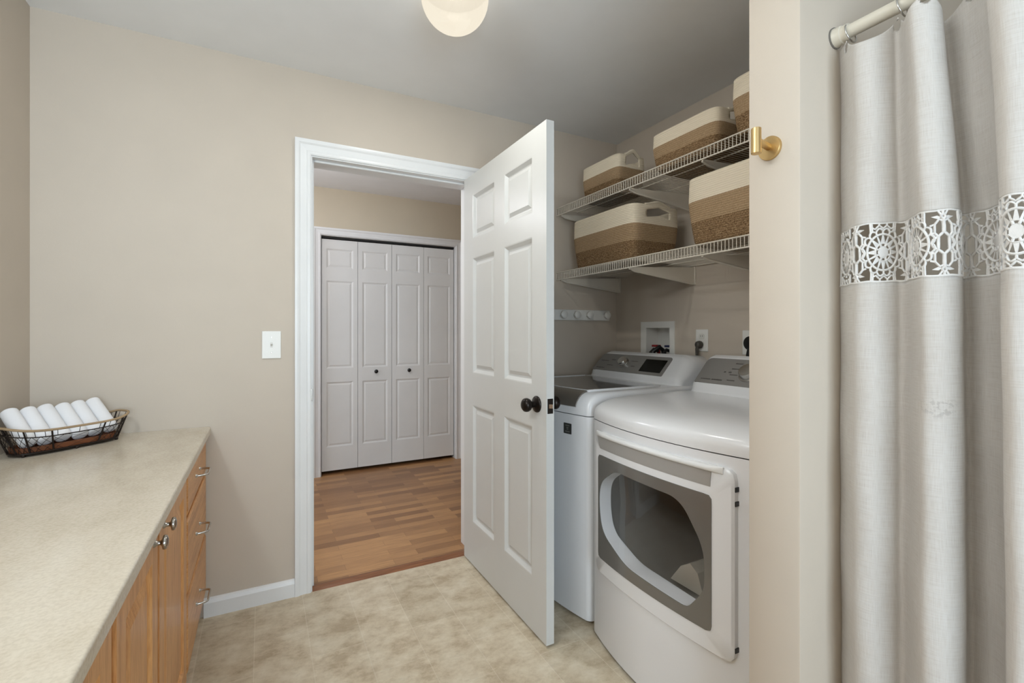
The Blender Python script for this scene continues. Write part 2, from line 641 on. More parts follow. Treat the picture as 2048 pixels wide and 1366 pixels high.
bm = new()
casing(bm, OX0 - 0.005, OX1 + 0.005, OZ + 0.005, YB, -1)
tr1 = struct('trim_1', bm, M['trim'])
bm = new()
box(bm, OX0 - 0.018, OX0, YB - 0.002, YH0 + 0.002, 0, OZ)
box(bm, OX1, OX1 + 0.018, YB - 0.002, YH0 + 0.002, 0, OZ)
box(bm, OX0 - 0.018, OX1 + 0.018, YB - 0.002, YH0 + 0.002, OZ, OZ + 0.018)
for a in ((OX0, OX0 + 0.011, 0, OZ), (OX1 - 0.011, OX1, 0, OZ), (OX0 + 0.011, OX1 - 0.011, OZ - 0.011, OZ)):
    box(bm, a[0], a[1], YB + 0.036, YB + 0.070, a[2], a[3], 0.003)
obj('door_jamb', bm, M['trim'], tr1)
bm = new(); box(bm, OX0 - 0.001, OX0 + 0.0015, YB - 0.006, YB + 0.030, 0.895, 0.960); box(bm, OX0 - 0.006, OX0 + 0.001, YB - 0.009, YB - 0.004, 0.900, 0.955, 0.001)
obj('strike_plate', bm, M['nickel'], tr1)
bm = new(); casing(bm, HX0 - 0.004, HX1 + 0.004, HZ + 0.004, YH1, -1, 0.86)
box(bm, HX0 - 0.015, HX0, YH1, YH1 + 0.11, 0, HZ)
box(bm, HX1, HX1 + 0.015, YH1, YH1 + 0.11, 0, HZ)
box(bm, HX0 - 0.015, HX1 + 0.015, YH1, YH1 + 0.11, HZ, HZ + 0.015)
struct('trim_2', bm, M['trim'])
bm = new()
prism(bm, [(YB - 0.006, 0.0), (YB + 0.050, 0.0), (YB + 0.050, 0.004), (YB + 0.030, 0.009), (YB + 0.010, 0.007)],
      lambda a, b: (OX0 + 0.0005, a, b), lambda a, b: (OX1 - 0.0005, a, b))
t = NT('threshold_wood'); g = t.noise(t.coord(scale=(2, 30, 30)), 4.0, 4.0)
M['threshold'] = t.set(t.ramp(g, [(0.3, rgb(118, 74, 48)), (0.7, rgb(152, 102, 68))]), 0.4)
struct('trim_3', bm, M['threshold'])
BB = [(0.0, 0.0), (0.014, 0.0), (0.014, 0.060), (0.010, 0.074), (0.004, 0.080), (0.0, 0.080)]
bm = new()
prism(bm, BB, lambda a, b: (-0.222, YB - a, b), lambda a, b: (OX0 - 0.0755, YB - a, b))
struct('baseboard_back', bm, M['trim'])
bm = new()
prism(bm, BB, lambda a, b: (HX1 + 0.065, YH1 - a, b), lambda a, b: (3.1, YH1 - a, b))
struct('baseboard_hall', bm, M['trim'])


# ------------------------------------------------------------------ panelled leaf
def panel_face(bm, us, vs, cells, f, rings):
    """grid of us x vs; cells in `cells` are sunk panels; f(u, v, depth) -> point; rings: (inset, depth)."""
    V = {}
    def vert(i, j):
        if (i, j) not in V:
            V[(i, j)] = bm.verts.new(f(us[i], vs[j], 0.0))
        return V[(i, j)]
    for i in range(len(us) - 1):
        for j in range(len(vs) - 1):
            q = [vert(i, j), vert(i + 1, j), vert(i + 1, j + 1), vert(i, j + 1)]
            if (i, j) in cells:
                prev = q
                for ins, d in rings:
                    cur = [bm.verts.new(f(us[i] + ins, vs[j] + ins, d)), bm.verts.new(f(us[i + 1] - ins, vs[j] + ins, d)),
                           bm.verts.new(f(us[i + 1] - ins, vs[j + 1] - ins, d)), bm.verts.new(f(us[i] + ins, vs[j + 1] - ins, d))]
                    for k in range(4):
                        bm.faces.new((prev[k], prev[(k + 1) % 4], cur[(k + 1) % 4], cur[k]))
                    prev = cur
                bm.faces.new(prev)
            else:
                bm.faces.new(q)


def leaf(bm, us, vs, cells, front, back, rings, both=True):
    panel_face(bm, us, vs, cells, front, rings)
    panel_face(bm, us, vs, cells if both else set(), back, rings)
    # edges
    n, m = len(us), len(vs)
    def strip(path):
        for (a, b) in zip(path, path[1:]):
            bm.faces.new((bm.verts.new(front(*a, 0)), bm.verts.new(front(*b, 0)), bm.verts.new(back(*b, 0)), bm.verts.new(back(*a, 0))))
    strip([(u, vs[0]) for u in us]); strip([(u, vs[-1]) for u in us])
    strip([(us[0], v) for v in vs]); strip([(us[-1], v) for v in vs])
    bmesh.ops.remove_doubles(bm, verts=bm.verts, dist=1e-5)


RINGS6 = [(0.005, 0.001), (0.019, 0.0125), (0.023, 0.0135), (0.027, 0.0135), (0.043, 0.0060)]
DX0, DX1 = 0.966, 1.001
DY0, DY1 = 1.546, 2.384
us = [DY0, DY0 + 0.108, DY0 + 0.360, DY0 + 0.462, DY0 + 0.722, DY1]
vs = [0.012, 0.232, 0.842, 1.008, 1.606, 1.704, 1.934, 2.040]
cells = {(1, 1), (3, 1), (1, 3), (3, 3), (1, 5), (3, 5)}
door1 = thing('door_1', 'white six-panel door standing open in front of the washing machine', 'door', (DX0 + 0.017, DY1, 0))
door1['kind'] = 'structure'
bm = new()
leaf(bm, us, vs, cells, lambda u, v, d: (DX0 + d, u, v), lambda u, v, d: (DX1 - d, u, v), RINGS6)
obj('slab', bm, M['doorshade'], door1)
KY, KZ = DY0 + 0.070, 0.934
for s, x in ((-1, DX0), (1, DX1)):
    bm = new()
    lathe(bm, [(0.0, 0.0), (0.033, 0.0), (0.033, 0.004), (0.030, 0.008), (0.020, 0.011), (0.013, 0.014), (0.0125, 0.026), (0.016, 0.031),
               (0.0235, 0.036), (0.0270, 0.044), (0.0275, 0.050), (0.0255, 0.058), (0.019, 0.064), (0.010, 0.067), (0.0, 0.068)],
          (x, KY, KZ), (s, 0, 0), 36)
    k = obj('knob', bm, M['bronze'], door1, 45)
bm = new(); box(bm, DX0 + 0.005, DX1 - 0.005, DY0 - 0.0015, DY0 + 0.002, KZ - 0.029, KZ + 0.029, 0.001)
lp = obj('latch_plate', bm, M['bronze'], door1)
bm = new(); prism(bm, [(DX0 + 0.011, DY0 - 0.001), (DX1 - 0.011, DY0 - 0.001), (DX1 - 0.011, DY0 - 0.012), (DX1 - 0.014, DY0 - 0.012)],
                  lambda a, b: (a, b, KZ - 0.008), lambda a, b: (a, b, KZ + 0.008))
obj('latch_bolt', bm, M['steel'], lp)
for z in (0.22, 1.02, 1.82):
    bm = new(); tube(bm, [(DX1 - 0.002, DY1 + 0.007, z - 0.045), (DX1 - 0.002, DY1 + 0.007, z + 0.045)], 0.006, 10)
    box(bm, DX1 - 0.034, DX1, DY1 - 0.0005, DY1 + 0.002, z - 0.044, z + 0.044)
    obj('hinge', bm, M['bronze'], door1, 45)

# bifold closet doors in the hall
RB = [(0.004, 0.001), (0.012, 0.006), (0.016, 0.007), (0.030, 0.003)]
lw = (HX1 - HX0 - 0.012) / 4
vsb = [0.030, 0.230, 0.790, 0.905, 1.660, 1.765, 1.935, 2.012]
YBF = YH1 + 0.035
bif = []
for d in range(2):
    lab = ('left pair of white bifold closet leaves with a black knob across the hall', 'right pair of white bifold closet leaves with a black knob across the hall')[d]
    b = thing('door_%d' % (d + 2), lab, 'closet door', (HX0 + 0.006 + (d + 0.5) * 2 * lw, YBF, 0.03))
    b['kind'] = 'structure'
    for k in range(2):
        x0 = HX0 + 0.006 + (2 * d + k) * lw + 0.0015
        x1 = x0 + lw - 0.003
        ub = [x0, x0 + 0.036, x1 - 0.036, x1]
        bm = new()
        leaf(bm, ub, vsb, {(1, 1), (1, 3), (1, 5)}, lambda u, v, dd: (u, YBF + dd, v), lambda u, v, dd: (u, YBF + 0.03 - dd, v), RB)
        obj('leaf', bm, M['door'], b)
    kx = (HX0 + 0.006 + 1.52 * lw) if d == 0 else (HX0 + 0.006 + 2.52 * lw)
    bm = new(); lathe(bm, [(0.0, 0), (0.010, 0), (0.007, 0.006), (0.007, 0.012), (0.0155, 0.017), (0.017, 0.024), (0.012, 0.029), (0, 0.031)], (kx, YBF, 0.868), (0, -1, 0), 24)
    obj('knob', bm, M['black'], b, 45)
bm = new(); box(bm, HX0 + 0.002, HX1 - 0.002, YBF + 0.004, YBF + 0.03, HZ - 0.016, HZ)
struct('trim_4', bm, M['rubber'])

# ------------------------------------------------------------------ ceiling light
cl = thing('ceiling_light', 'cream glass globe ceiling light glowing at the top of the picture', 'lamp', (0.602, 1.573, ZC))
R = 0.119
prof = [(0.0, -0.153)]
for i in range(1, 17):
    a = i / 16 * 1.93
    prof.append((R * math.sin(a), -0.034 - R * math.cos(a)))
bm = new(); lathe(bm, prof, (0.602, 1.573, ZC), (0, 0, 1), 48); obj('glass_globe', bm, M['globe'], cl, 60)
d_ = bpy.data.lights.new('ceiling_bulb', 'AREA')
d_.shape = 'DISK'
d_.size = 0.08
d_.energy = 34.0
d_.color = (0.96, 0.955, 0.91)
o_ = bpy.data.objects.new('ceiling_bulb', d_)
o_.location = (0, 0, -0.018)
o_.parent = cl
COL.objects.link(o_)
bm = new(); lathe(bm, [(0.0, -0.014), (0.112, -0.014), (0.118, -0.008), (0.118, 0.0), (0, 0)], (0.602, 1.573, ZC), (0, 0, 1), 40); obj('canopy', bm, M['nickel'], cl, 45)

# ------------------------------------------------------------------ light switch
sw = thing('light_switch', 'white toggle light switch plate on the beige wall left of the doorway', 'switch', (0.036, YB, 1.162))
bm = new(); box(bm, -0.003, 0.075, YB - 0.006, YB, 1.100, 1.225, 0.003, 3); obj('plate', bm, M['whiteplastic'], sw)
bm = new(); box(bm, 0.031, 0.041, YB - 0.0065, YB - 0.004, 1.151, 1.174); prism(bm, [(YB - 0.006, 1.158), (YB - 0.016, 1.166), (YB - 0.015, 1.171), (YB - 0.006, 1.170)], lambda a, b: (0.032, a, b), lambda a, b: (0.040, a, b))
obj('toggle', bm, plain('toggle_plastic', rgb(214, 212, 206), 0.4), sw)
for z in (1.128, 1.197):
    bm = new(); lathe(bm, [(0, 0), (0.003, 0), (0.002, 0.001), (0, 0.001)], (0.036, YB - 0.006, z), (0, -1, 0), 12); obj('screw', bm, M['nickel'], sw)

# ------------------------------------------------------------------ vanity
FX = -0.213                     # face of the drawers and doors
CZ = 0.814
van = thing('vanity_cabinet', 'honey oak vanity cabinet with drawers and doors under the beige countertop', 'cabinet', (-0.49, 1.1, 0))
bm = new()
box(bm, XL + 0.002, FX - 0.019, -0.55, YB - 0.002, 0.10, CZ - 0.031)
box(bm, XL + 0.002, FX - 0.085, -0.55, YB - 0.002, 0.0, 0.10)
obj('carcass', bm, M['oak'], van)
dr = [(0.628, 0.776), (0.376, 0.610), (0.118, 0.358)]
def slabfront(bm, y0, y1, z0, z1):
    pts = [(0.0, 0.0), (0.006, 0.003), (0.010, 0.010), (0.010, 0.019)]
    loops = []
    for ins, back in ((0.007, 0.0), (0.002, 0.002), (0.0, 0.005), (0.0, 0.019)):
        loops.append([bm.verts.new((FX - back, y, z)) for y, z in ((y0 + ins, z0 + ins), (y1 - ins, z0 + ins), (y1 - ins, z1 - ins), (y0 + ins, z1 - ins))])
    bm.faces.new(loops[0])
    for A, B in zip(loops, loops[1:]):
        bridge(bm, A, B)
    bm.faces.new(loops[-1][::-1])
for z0, z1 in dr:
    bm = new(); slabfront(bm, 1.836, YB - 0.014, z0, z1)
    d = obj('drawer', bm, M['oakh'], van)
    zc = (z0 + z1) / 2 - 0.002
    y0, y1 = 2.045, 2.150
    bm = new(); pts = []
    for i in range(0, 9):
        a = i / 8 * PI / 2
        pts.append((FX + 0.036 * math.sin(a), y0 + 0.014 * (1 - math.cos(a)), zc))
    for i in range(0, 9):
        a = (8 - i) / 8 * PI / 2
        pts.append((FX + 0.036 * math.sin(a), y1 - 0.014 * (1 - math.cos(a)), zc))
    tube(bm, pts, 0.0038, 10)
    for y in (y0, y1):
        lathe(bm, [(0, -0.001), (0.007, -0.001), (0.006, 0.003), (0.004, 0.006), (0, 0.006)], (FX, y, zc), (1, 0, 0), 16)
    obj('handle', bm, M['steel'], d, 50)
def cabdoor(y0, y1, knob_y):
    bm = new()
    z0, z1 = 0.118, 0.776
    s = 0.060
    us, vs = [y0, y0 + s, y1 - s, y1], [z0, z0 + s, z1 - s, z1]
    leaf(bm, us, vs, {(1, 1)}, lambda u, v, d: (FX - d, u, v), lambda u, v, d: (FX - 0.019 - 0 * d, u, v),
         [(0.004, 0.003), (0.009, 0.0095), (0.014, 0.0095), (0.042, 0.002)], both=False)
    d = obj('door', bm, M['oak'], van)
    if knob_y:
        bm = new()
        lathe(bm, [(0, 0), (0.0085, 0), (0.0075, 0.003), (0.0050, 0.006), (0.0048, 0.012), (0.008, 0.015), (0.0150, 0.017), (0.0160, 0.020), (0.0145, 0.024), (0.008, 0.0265), (0, 0.027)], (FX, knob_y, 0.752), (1, 0, 0), 28)
        obj('knob', bm, M['nickel'], d, 45)
cabdoor(1.362, 1.806, 1.412)
cabdoor(0.995, 1.340, 1.297)
cabdoor(0.560, 0.965, None)
cabdoor(0.130, 0.540, None)

ctp = thing('countertop', 'long beige stone-look countertop along the left wall', 'countertop', (-0.48, 1.0, CZ - 0.03))
bm = new()
pr = [(XL + 0.001, CZ - 0.030), (-0.202, CZ - 0.030), (-0.197, CZ - 0.026)]
for i in range(0, 7):
    a = i / 6 * PI / 2
    pr.append((-0.197 - 0.006 * (1 - math.cos(a)), CZ - 0.006 + 0.006 * math.sin(a)))
pr.append((XL + 0.001, CZ))
prism(bm, pr, lambda a, b: (a, -0.56, b), lambda a, b: (a, YB - 0.001, b))
obj('slab', bm, M['counter'], ctp, 40)

# ------------------------------------------------------------------ wire basket with towels
BC, BA = Vector((-0.612, 2.212, CZ)), math.radians(43)
wb = thing('wire_basket', 'dark wire basket with a wrapped rim in the far corner of the countertop', 'basket', tuple(BC), BA)
def ring_pt(a, hl, hw, z):
    c, s = math.cos(a), math.sin(a)
    e = 0.62
    return (hl * math.copysign(abs(c) ** e, c), hw * math.copysign(abs(s) ** e, s), z)
def level(t):                   # 0 base .. 1 rim
    return 0.150 + 0.032 * t, 0.056 + 0.020 * t
def rimz(a):
    return 0.082 + 0.020 * abs(math.cos(a)) ** 2.5
def wall_pt(a, t):
    hl, hw = level(t)
    return ring_pt(a, hl, hw, 0.010 + (rimz(a) - 0.010) * t)
N = 64
bm = new(); tube(bm, [wall_pt(2 * PI * i / N, 1.0) for i in range(N)], 0.0042, 8, True); obj('rim', bm, M['rattan'], wb, 60, True)
bm = new()
tube(bm, [wall_pt(2 * PI * i / N, 0.0) for i in range(N)], 0.0034, 8, True)
tube(bm, [wall_pt(2 * PI * i / N, 0.70) for i in range(N)], 0.0018, 6, True)
for k in range(12):
    a = 2 * PI * (k + 0.5) / 12
    tube(bm, [wall_pt(a, tt / 6) for tt in range(7)], 0.0026, 8)
obj('frame', bm, M['darkwire'], wb, 60, True)
bm = new()
K = 34
for k in range(K):
    for s in (-1, 1):
        a = 2 * PI * k / K
        tube(bm, [wall_pt(a + s * 2 * PI / K * (0.5 if (tt % 2) else 0.0), 0.72 * tt / 4) for tt in range(5)], 0.0008, 5)
    tube(bm, [wall_pt(2 * PI * (k + 0.5) / K, 0.70), wall_pt(2 * PI * (k + 0.5) / K, 1.0)], 0.0009, 5)
obj('wire_mesh', bm, M['darkwire'], wb, None, True)
bm = new()
A = [bm.verts.new(ring_pt(2 * PI * i / N, 0.146, 0.052, 0.008)) for i in range(N)]
B = [bm.verts.new(ring_pt(2 * PI * i / N, 0.146, 0.052, 0.012)) for i in range(N)]
B2 = [bm.verts.new(ring_pt(2 * PI * i / N, 0.150, 0.0555, 0.030)) for i in range(N)]
B3 = [bm.verts.new(ring_pt(2 * PI * i / N, 0.145, 0.050, 0.030)) for i in range(N)]
B4 = [bm.verts.new(ring_pt(2 * PI * i / N, 0.142, 0.048, 0.013)) for i in range(N)]
bm.faces.new(A[::-1]); bridge(bm, A, B); bridge(bm, B, B2); bridge(bm, B2, B3); bridge(bm, B3, B4); bm.faces.new(B4)
obj('base_tray', bm, M['rust'], wb, None, True)
for a in (0.55, PI - 0.55, PI + 0.55, -0.55, PI / 2, -PI / 2):
    p = ring_pt(a, 0.149, 0.055, 0.0)
    bm = new(); lathe(bm, [(0, 0), (0.004, 0.001), (0.006, 0.005), (0.004, 0.010), (0, 0.011)], p, (0, 0, 1), 12); obj('foot', bm, M['darkwire'], wb, 60, True)

ORD = ['rightmost white rolled towel in the dark wire basket', 'second white rolled towel from the right in the wire basket', 'third white rolled towel from the right in the wire basket',
       'fourth white rolled towel from the right in the wire basket', 'fifth white rolled towel from the right in the wire basket', 'leftmost white rolled towel in the dark wire basket']
rot = Matrix.Rotation(BA, 4, 'Z')
for i in range(6):
    lx = 0.119 - i * 0.0479
    Rr = 0.0230
    L = 0.150
    bm = new()
    rows = []
    NS = 40
    steps = [(-1.0, 0.35), (-0.998, 0.62), (-0.985, 0.86), (-0.955, 0.97), (-0.90, 1.0), (-0.4, 1.01), (0.0, 1.0), (0.4, 1.01), (0.90, 1.0), (0.955, 0.97), (0.985, 0.86), (0.998, 0.62), (1.0, 0.35)]
    for h, k in steps:
        row = []
        for j in range(NS):
            a = 2 * PI * j / NS
            r = Rr * k * (1.0 + 0.03 * (j / NS))
            row.append(bm.verts.new((r * math.cos(a), r * math.sin(a), h * L / 2)))
        rows.append(row)
    for A, B in zip(rows, rows[1:]):
        bridge(bm, A, B)
    bm.faces.new(rows[0][::-1]); bm.faces.new(rows[-1])
    o = obj('rolled_towel', bm, M['towel'], None, 60)
    tag(o, ORD[i], 'towel', 'rolled white towels in the wire basket')
    # axis runs across the basket, back end high on the rear rim
    tilt = math.radians(49)
    ax = Vector((0.0, math.sin(tilt), math.cos(tilt))).normalized()
    q = Vector((0, 0, 1)).rotation_difference(ax)
    jit = [0, 1, -1, 1, 0, -1][i] * 0.002
    pos = BC + rot @ Vector((lx, 0.022 + jit, 0.088 + (0.006 if i == 0 else 0.002 * (i % 2))))
    o.rotation_mode = 'QUATERNION'
    o.rotation_quaternion = rot.to_quaternion() @ q
    o.location = pos


# ------------------------------------------------------------------ laundry machines
def front_x(y, yc, hw, xe, bow, r=0.022):
    x = xe - bow * (1 - ((y - yc) / hw) ** 2)
    e = hw - abs(y - yc)
    if e < r:
        x += r - math.sqrt(max(0.0, r * r - (r - e) ** 2))
    return x


def ys_for(yc, hw, r=0.022):
    ys = [yc - hw + r * (1 - math.cos(i / 6 * PI / 2)) for i in range(7)]
    ys += [yc - hw + r + (2 * hw - 2 * r) * i / 24 for i in range(1, 24)]
    ys += [yc + hw - r * (1 - math.cos((6 - i) / 6 * PI / 2)) for i in range(7)]
    return ys


def body_shell(bm, yc, hw, xe, bow, xb, z0, z1):
    ys = ys_for(yc, hw)
    pl = [(front_x(y, yc, hw, xe, bow), y) for y in ys] + [(xb, yc + hw), (xb, yc - hw)]
    prism(bm, pl, lambda a, b: (a, b, z0), lambda a, b: (a, b, z1))


def top_shell(bm, yc, hw, xe, bow, xb, prof, endr=0.020):
    """prof: (distance behind the front, z)."""
    ys = ys_for(yc, hw)
    rows = []
    zmin = prof[0][1]
    for y in ys:
        fx = front_x(y, yc, hw, xe, bow)
        e = hw - abs(y - yc)
        drop = 0.0
        if e < endr:
            drop = endr - math.sqrt(max(0.0, endr ** 2 - (endr - e) ** 2))
        row = []
        for dx, z in prof:
            zz = z - drop * min(1.0, max(0.0, (z - zmin) / 0.05))
            row.append(bm.verts.new((min(fx + dx, xb), y, zz)))
        row.append(bm.verts.new((xb, y, prof[-1][1] - drop)))
        row.append(bm.verts.new((xb, y, zmin)))
        rows.append(row)
    n = len(rows[0])
    for A, B in zip(rows, rows[1:]):
        for j in range(n):
            k = (j + 1) % n
            bm.faces.new((A[j], A[k], B[k], B[j]))
    bm.faces.new(rows[0]); bm.faces.new(rows[-1][::-1])


class Face:
    """sloping console face: (y, v up the face, n out of it)."""
    def __init__(self, x0, z0, x1, z1):
        self.o = (x0, z0)
        d = Vector((x1 - x0, z1 - z0)); self.len = d.length; d.normalize()
        self.d = d; self.nrm = Vector((-d.y, d.x))
    def p(self, y, v, n=0.0):
        return (self.o[0] + self.d.x * v + self.nrm.x * n, y, self.o[1] + self.d.y * v + self.nrm.y * n)


def console(bm, y0, y1, F, zb, xback, endlen, kmin):
    prof = [(F.o[0] - 0.016, zb - 0.004), (F.o[0] - 0.006, zb + 0.010), F.o]
    L = F.len
    for i in range(1, 9):
        prof.append((F.o[0] + F.d.x * L * i / 8, F.o[1] + F.d.y * L * i / 8))
    tx, tz = prof[-1]
    for i in range(1, 9):
        a = i / 8 * PI / 2
        prof.append((tx + 0.024 * math.sin(a) + 0.004 * i / 8, tz + 0.009 * math.sin(a)))
    tx2, tz2 = prof[-1]
    prof += [(xback - 0.03, tz2 - 0.006), (xback - 0.008, tz2 - 0.03), (xback, tz2 - 0.07), (xback, zb - 0.004)]
    base = (xback, zb - 0.004)
    ring = []
    ts = [i / 10 for i in range(11)]
    ysl = [(y0 + endlen * (1 - math.cos(t_ * PI / 2)), t_) for t_ in ts]
    ysl += [(y1 - endlen * (1 - math.cos(t_ * PI / 2)), t_) for t_ in ts[::-1]]
    rows = []
    for y, t_ in ysl:
        k = kmin + (1 - kmin) * math.sin(t_ * PI / 2)
        rows.append([bm.verts.new((base[0] + (x - base[0]) * (0.5 + 0.5 * k) if False else x + (base[0] - x) * (1 - k) * 0.35, y, base[1] + (z - base[1]) * k)) for x, z in prof])
    n = len(prof)
    for A, B in zip(rows, rows[1:]):
        for j in range(n):
            k = (j + 1) % n
            bm.faces.new((A[j], A[k], B[k], B[j]))
    bm.faces.new(rows[0]); bm.faces.new(rows[-1][::-1])


# ---- dryer
DC, DH, DXE, DBW = 1.189, 0.369, 1.196, 0.056
dry = thing('clothes_dryer', 'white front-loading clothes dryer beside the partition wall', 'dryer', (1.58, DC, 0))
bm = new(); body_shell(bm, DC, DH, DXE, DBW, 1.985, 0.010, 0.8675); obj('body', bm, M['white'], dry, 35)
bm = new()
top_shell(bm, DC, DH, DXE, DBW + 0.002, 1.985, [(0.0, 0.8705), (-0.001, 0.890), (0.001, 0.902), (0.006, 0.912), (0.016, 0.921), (0.035, 0.930), (0.060, 0.938), (0.095, 0.9445), (0.14, 0.949), (0.22, 0.952), (0.34, 0.953), (0.50, 0.953)])
obj('top_panel', bm, M['white'], dry, 35)
for x in (1.30, 1.90):
    for y in (DC - 0.30, DC + 0.30):
        bm = new(); lathe(bm, [(0, 0), (0.022, 0), (0.022, 0.011), (0, 0.011)], (x, y, 0), (0, 0, 1), 16); obj('foot', bm, M['rubber'], dry)
FD = Face(1.735, 0.992, 1.838, 1.106)
bm = new(); console(bm, DC - 0.355, DC + 0.352, FD, 0.953, 1.985, 0.045, 0.62); obj('console', bm, M['white'], dry, 50)
def faceplate(bm, F, poly, n0=0.0, n1=0.003):
    prism(bm, poly, lambda a, b: F.p(a, b, n0), lambda a, b: F.p(a, b, n1))
bm = new(); faceplate(bm, FD, rpoly([(DC - 0.325, 0.004), (DC + 0.325, 0.004), (DC + 0.322, 0.146), (DC - 0.322, 0.146)], [0.004, 0.004, 0.030, 0.030]), -0.002, 0.002)
dpn = obj('control_panel', bm, M['graypanel'], dry)
bm = new()
o_ = FD.p(1.272, 0.072, 0.002)
nx = (FD.nrm.x, 0, FD.nrm.y)
lathe(bm, [(0, 0), (0.043, 0), (0.043, 0.003), (0.036, 0.005), (0.034, 0.024), (0.031, 0.028), (0, 0.029)], o_, nx, 36)
obj('dial', bm, M['steel'], dpn, 40)
def lettering(F, host, words, n0=0.002):
    for y, v, w, h in words:
        bm = new()
        yy = y + w / 2
        while yy > y - w / 2:
            s_ = random.uniform(0.0025, 0.0045)
            vv, hh = v + random.uniform(-1, 1) * h * 0.08, h * random.uniform(0.7, 1.0)
            prism(bm, [(yy - s_ / 2, vv - hh / 2), (yy + s_ / 2, vv - hh / 2), (yy + s_ / 2, vv + hh / 2), (yy - s_ / 2, vv + hh / 2)], lambda a, b: F.p(a, b, n0 - 0.0005), lambda a, b: F.p(a, b, n0 + 0.0004))
            yy -= s_ + 0.0014
        obj('panel_lettering', bm, M['mark'], host)
random.seed(3)
lettering(FD, dpn, [(1.462, 0.026, 0.050, 0.006), (1.405, 0.026, 0.048, 0.008), (1.385, 0.072, 0.010, 0.008), (1.360, 0.072, 0.012, 0.009),
                    (1.338, 0.122, 0.034, 0.006), (1.338, 0.092, 0.044, 0.006), (1.338, 0.060, 0.034, 0.006), (1.338, 0.030, 0.034, 0.006)])
# door of the dryer
DDY0, DDY1, DDZ0, DDZ1 = 0.876, 1.492, 0.288, 0.836
def ddx(y):
    return 1.160 - 0.026 * (1 - ((y - 1.184) / 0.308) ** 2)
WIN = rpoly([(0.962, 0.460), (0.962, 0.585), (1.045, 0.708), (1.352, 0.712), (1.455, 0.640), (1.462, 0.545), (1.438, 0.455), (1.290, 0.392), (1.020, 0.385)][::-1],
            [0.10, 0.16, 0.10, 0.10, 0.16, 0.30, 0.30, 0.22, 0.04][::-1], 10)
WC = (1.205, 0.545)
NR = 160
win = radial(WIN, WC, NR)
out = radial(rrect(DDY0, DDY1, DDZ0, DDZ1, 0.035, 10), WC, NR)
out_in = radial(rrect(DDY0 + 0.006, DDY1 - 0.006, DDZ0 + 0.006, DDZ1 - 0.006, 0.031, 10), WC, NR)
dd = None
bm = new()
def lp_(poly, off):
    return [bm.verts.new((ddx(y) + off, y, z)) for y, z in poly]
L0 = [bm.verts.new((ddx(y) + 0.034, y, z)) for y, z in out]
L1 = lp_(out, 0.006)
L2 = lp_(out_in, 0.0)
mid = [((a[0] + b[0]) / 2, (a[1] + b[1]) / 2) for a, b in zip(out_in, win)]
L3 = lp_(mid, 0.0)
L4 = lp_(win, 0.0)
L5 = lp_([(WC[0] + (y - WC[0]) * 0.985, WC[1] + (z - WC[1]) * 0.985) for y, z in win], 0.052)
for A, B in ((L0, L1), (L1, L2), (L2, L3), (L3, L4), (L4, L5)):
    bridge(bm, A, B)
ddo = obj('door', bm, M['white'], dry, 40)
# grey surround of the window
grect = rrect(0.940, 1.468, 0.350, 0.748, 0.016, 6)
gr = radial(grect, WC, NR)
bm = new()
A = lp_(gr, 0.001); B = lp_(gr, -0.0025); C = lp_([((a[0] + b[0]) / 2, (a[1] + b[1]) / 2) for a, b in zip(gr, win)], -0.0025); D_ = lp_(win, -0.0025); E_ = lp_(win, 0.001)
for P, Q in ((A, B), (B, C), (C, D_), (D_, E_), (E_, A)):
    bridge(bm, P, Q)
obj('window_trim', bm, M['graytrim'], ddo, 40)
bm = new()
c0 = bm.verts.new((ddx(WC[0]) - 0.001, WC[0], WC[1]))
md = lp_([((a[0] + WC[0]) / 2, (a[1] + WC[1]) / 2) for a in win], -0.001)
ed = lp_(win, -0.001)
for j in range(NR):
    k = (j + 1) % NR
    bm.faces.new((c0, md[j], md[k])); bm.faces.new((md[j], ed[j], ed[k], md[k]))
obj('window_glass', bm, M['glass'], ddo, 60)
# grip strip above the window
bm = new()
gp = rpoly([(0.944, 0.770), (1.455, 0.772), (1.472, 0.816), (0.940, 0.815)], [0.006, 0.012, 0.004, 0.004])
seg = []
for yy0, yy1 in [(0.0, 1.0)]:
    pass
S = 24
rows = []
for i in range(S + 1):
    f = i / S
    rows.append([bm.verts.new((ddx(y) + o2, y, z)) for y, z, o2 in ((0.945 + (1.456 - 0.945) * f, 0.772, -0.0005), (0.943 + (1.463 - 0.943) * f, 0.785, -0.0025), (0.941 + (1.472 - 0.941) * f, 0.817, -0.0025), (0.941 + (1.472 - 0.941) * f, 0.817, 0.002), (0.945 + (1.456 - 0.945) * f, 0.772, 0.002))])
for A, B in zip(rows, rows[1:]):
    for j in range(5):
        k = (j + 1) % 5
        bm.faces.new((A[j], A[k], B[k], B[j]))
bm.faces.new(rows[0]); bm.faces.new(rows[-1][::-1])
obj('grip_strip', bm, M['strip'], ddo, 40)
# lip over the grip
bm = new()
rows = []
for i in range(65):
    f = i / 64
    y = 0.905 + (1.482 - 0.905) * f
    x = ddx(y)
    e = min(1.0, min(f, 1 - f) * 14)
    row = [(x + 0.004, y, 0.8365)]
    for k in range(15):
        a = PI / 2 + PI * k / 14
        row.append((x - 0.002 + 0.010 * e * math.cos(a), y, 0.827 + 0.0095 * math.sin(a)))
    row.append((x + 0.004, y, 0.8175))
    rows.append([bm.verts.new(p) for p in row])
n = len(rows[0])
for A, B in zip(rows, rows[1:]):
    for j in range(n):
        k = (j + 1) % n
        bm.faces.new((A[j], A[k], B[k], B[j]))
bm.faces.new(rows[0]); bm.faces.new(rows[-1][::-1])
obj('grip_lip', bm, M['trim'], ddo, 60)
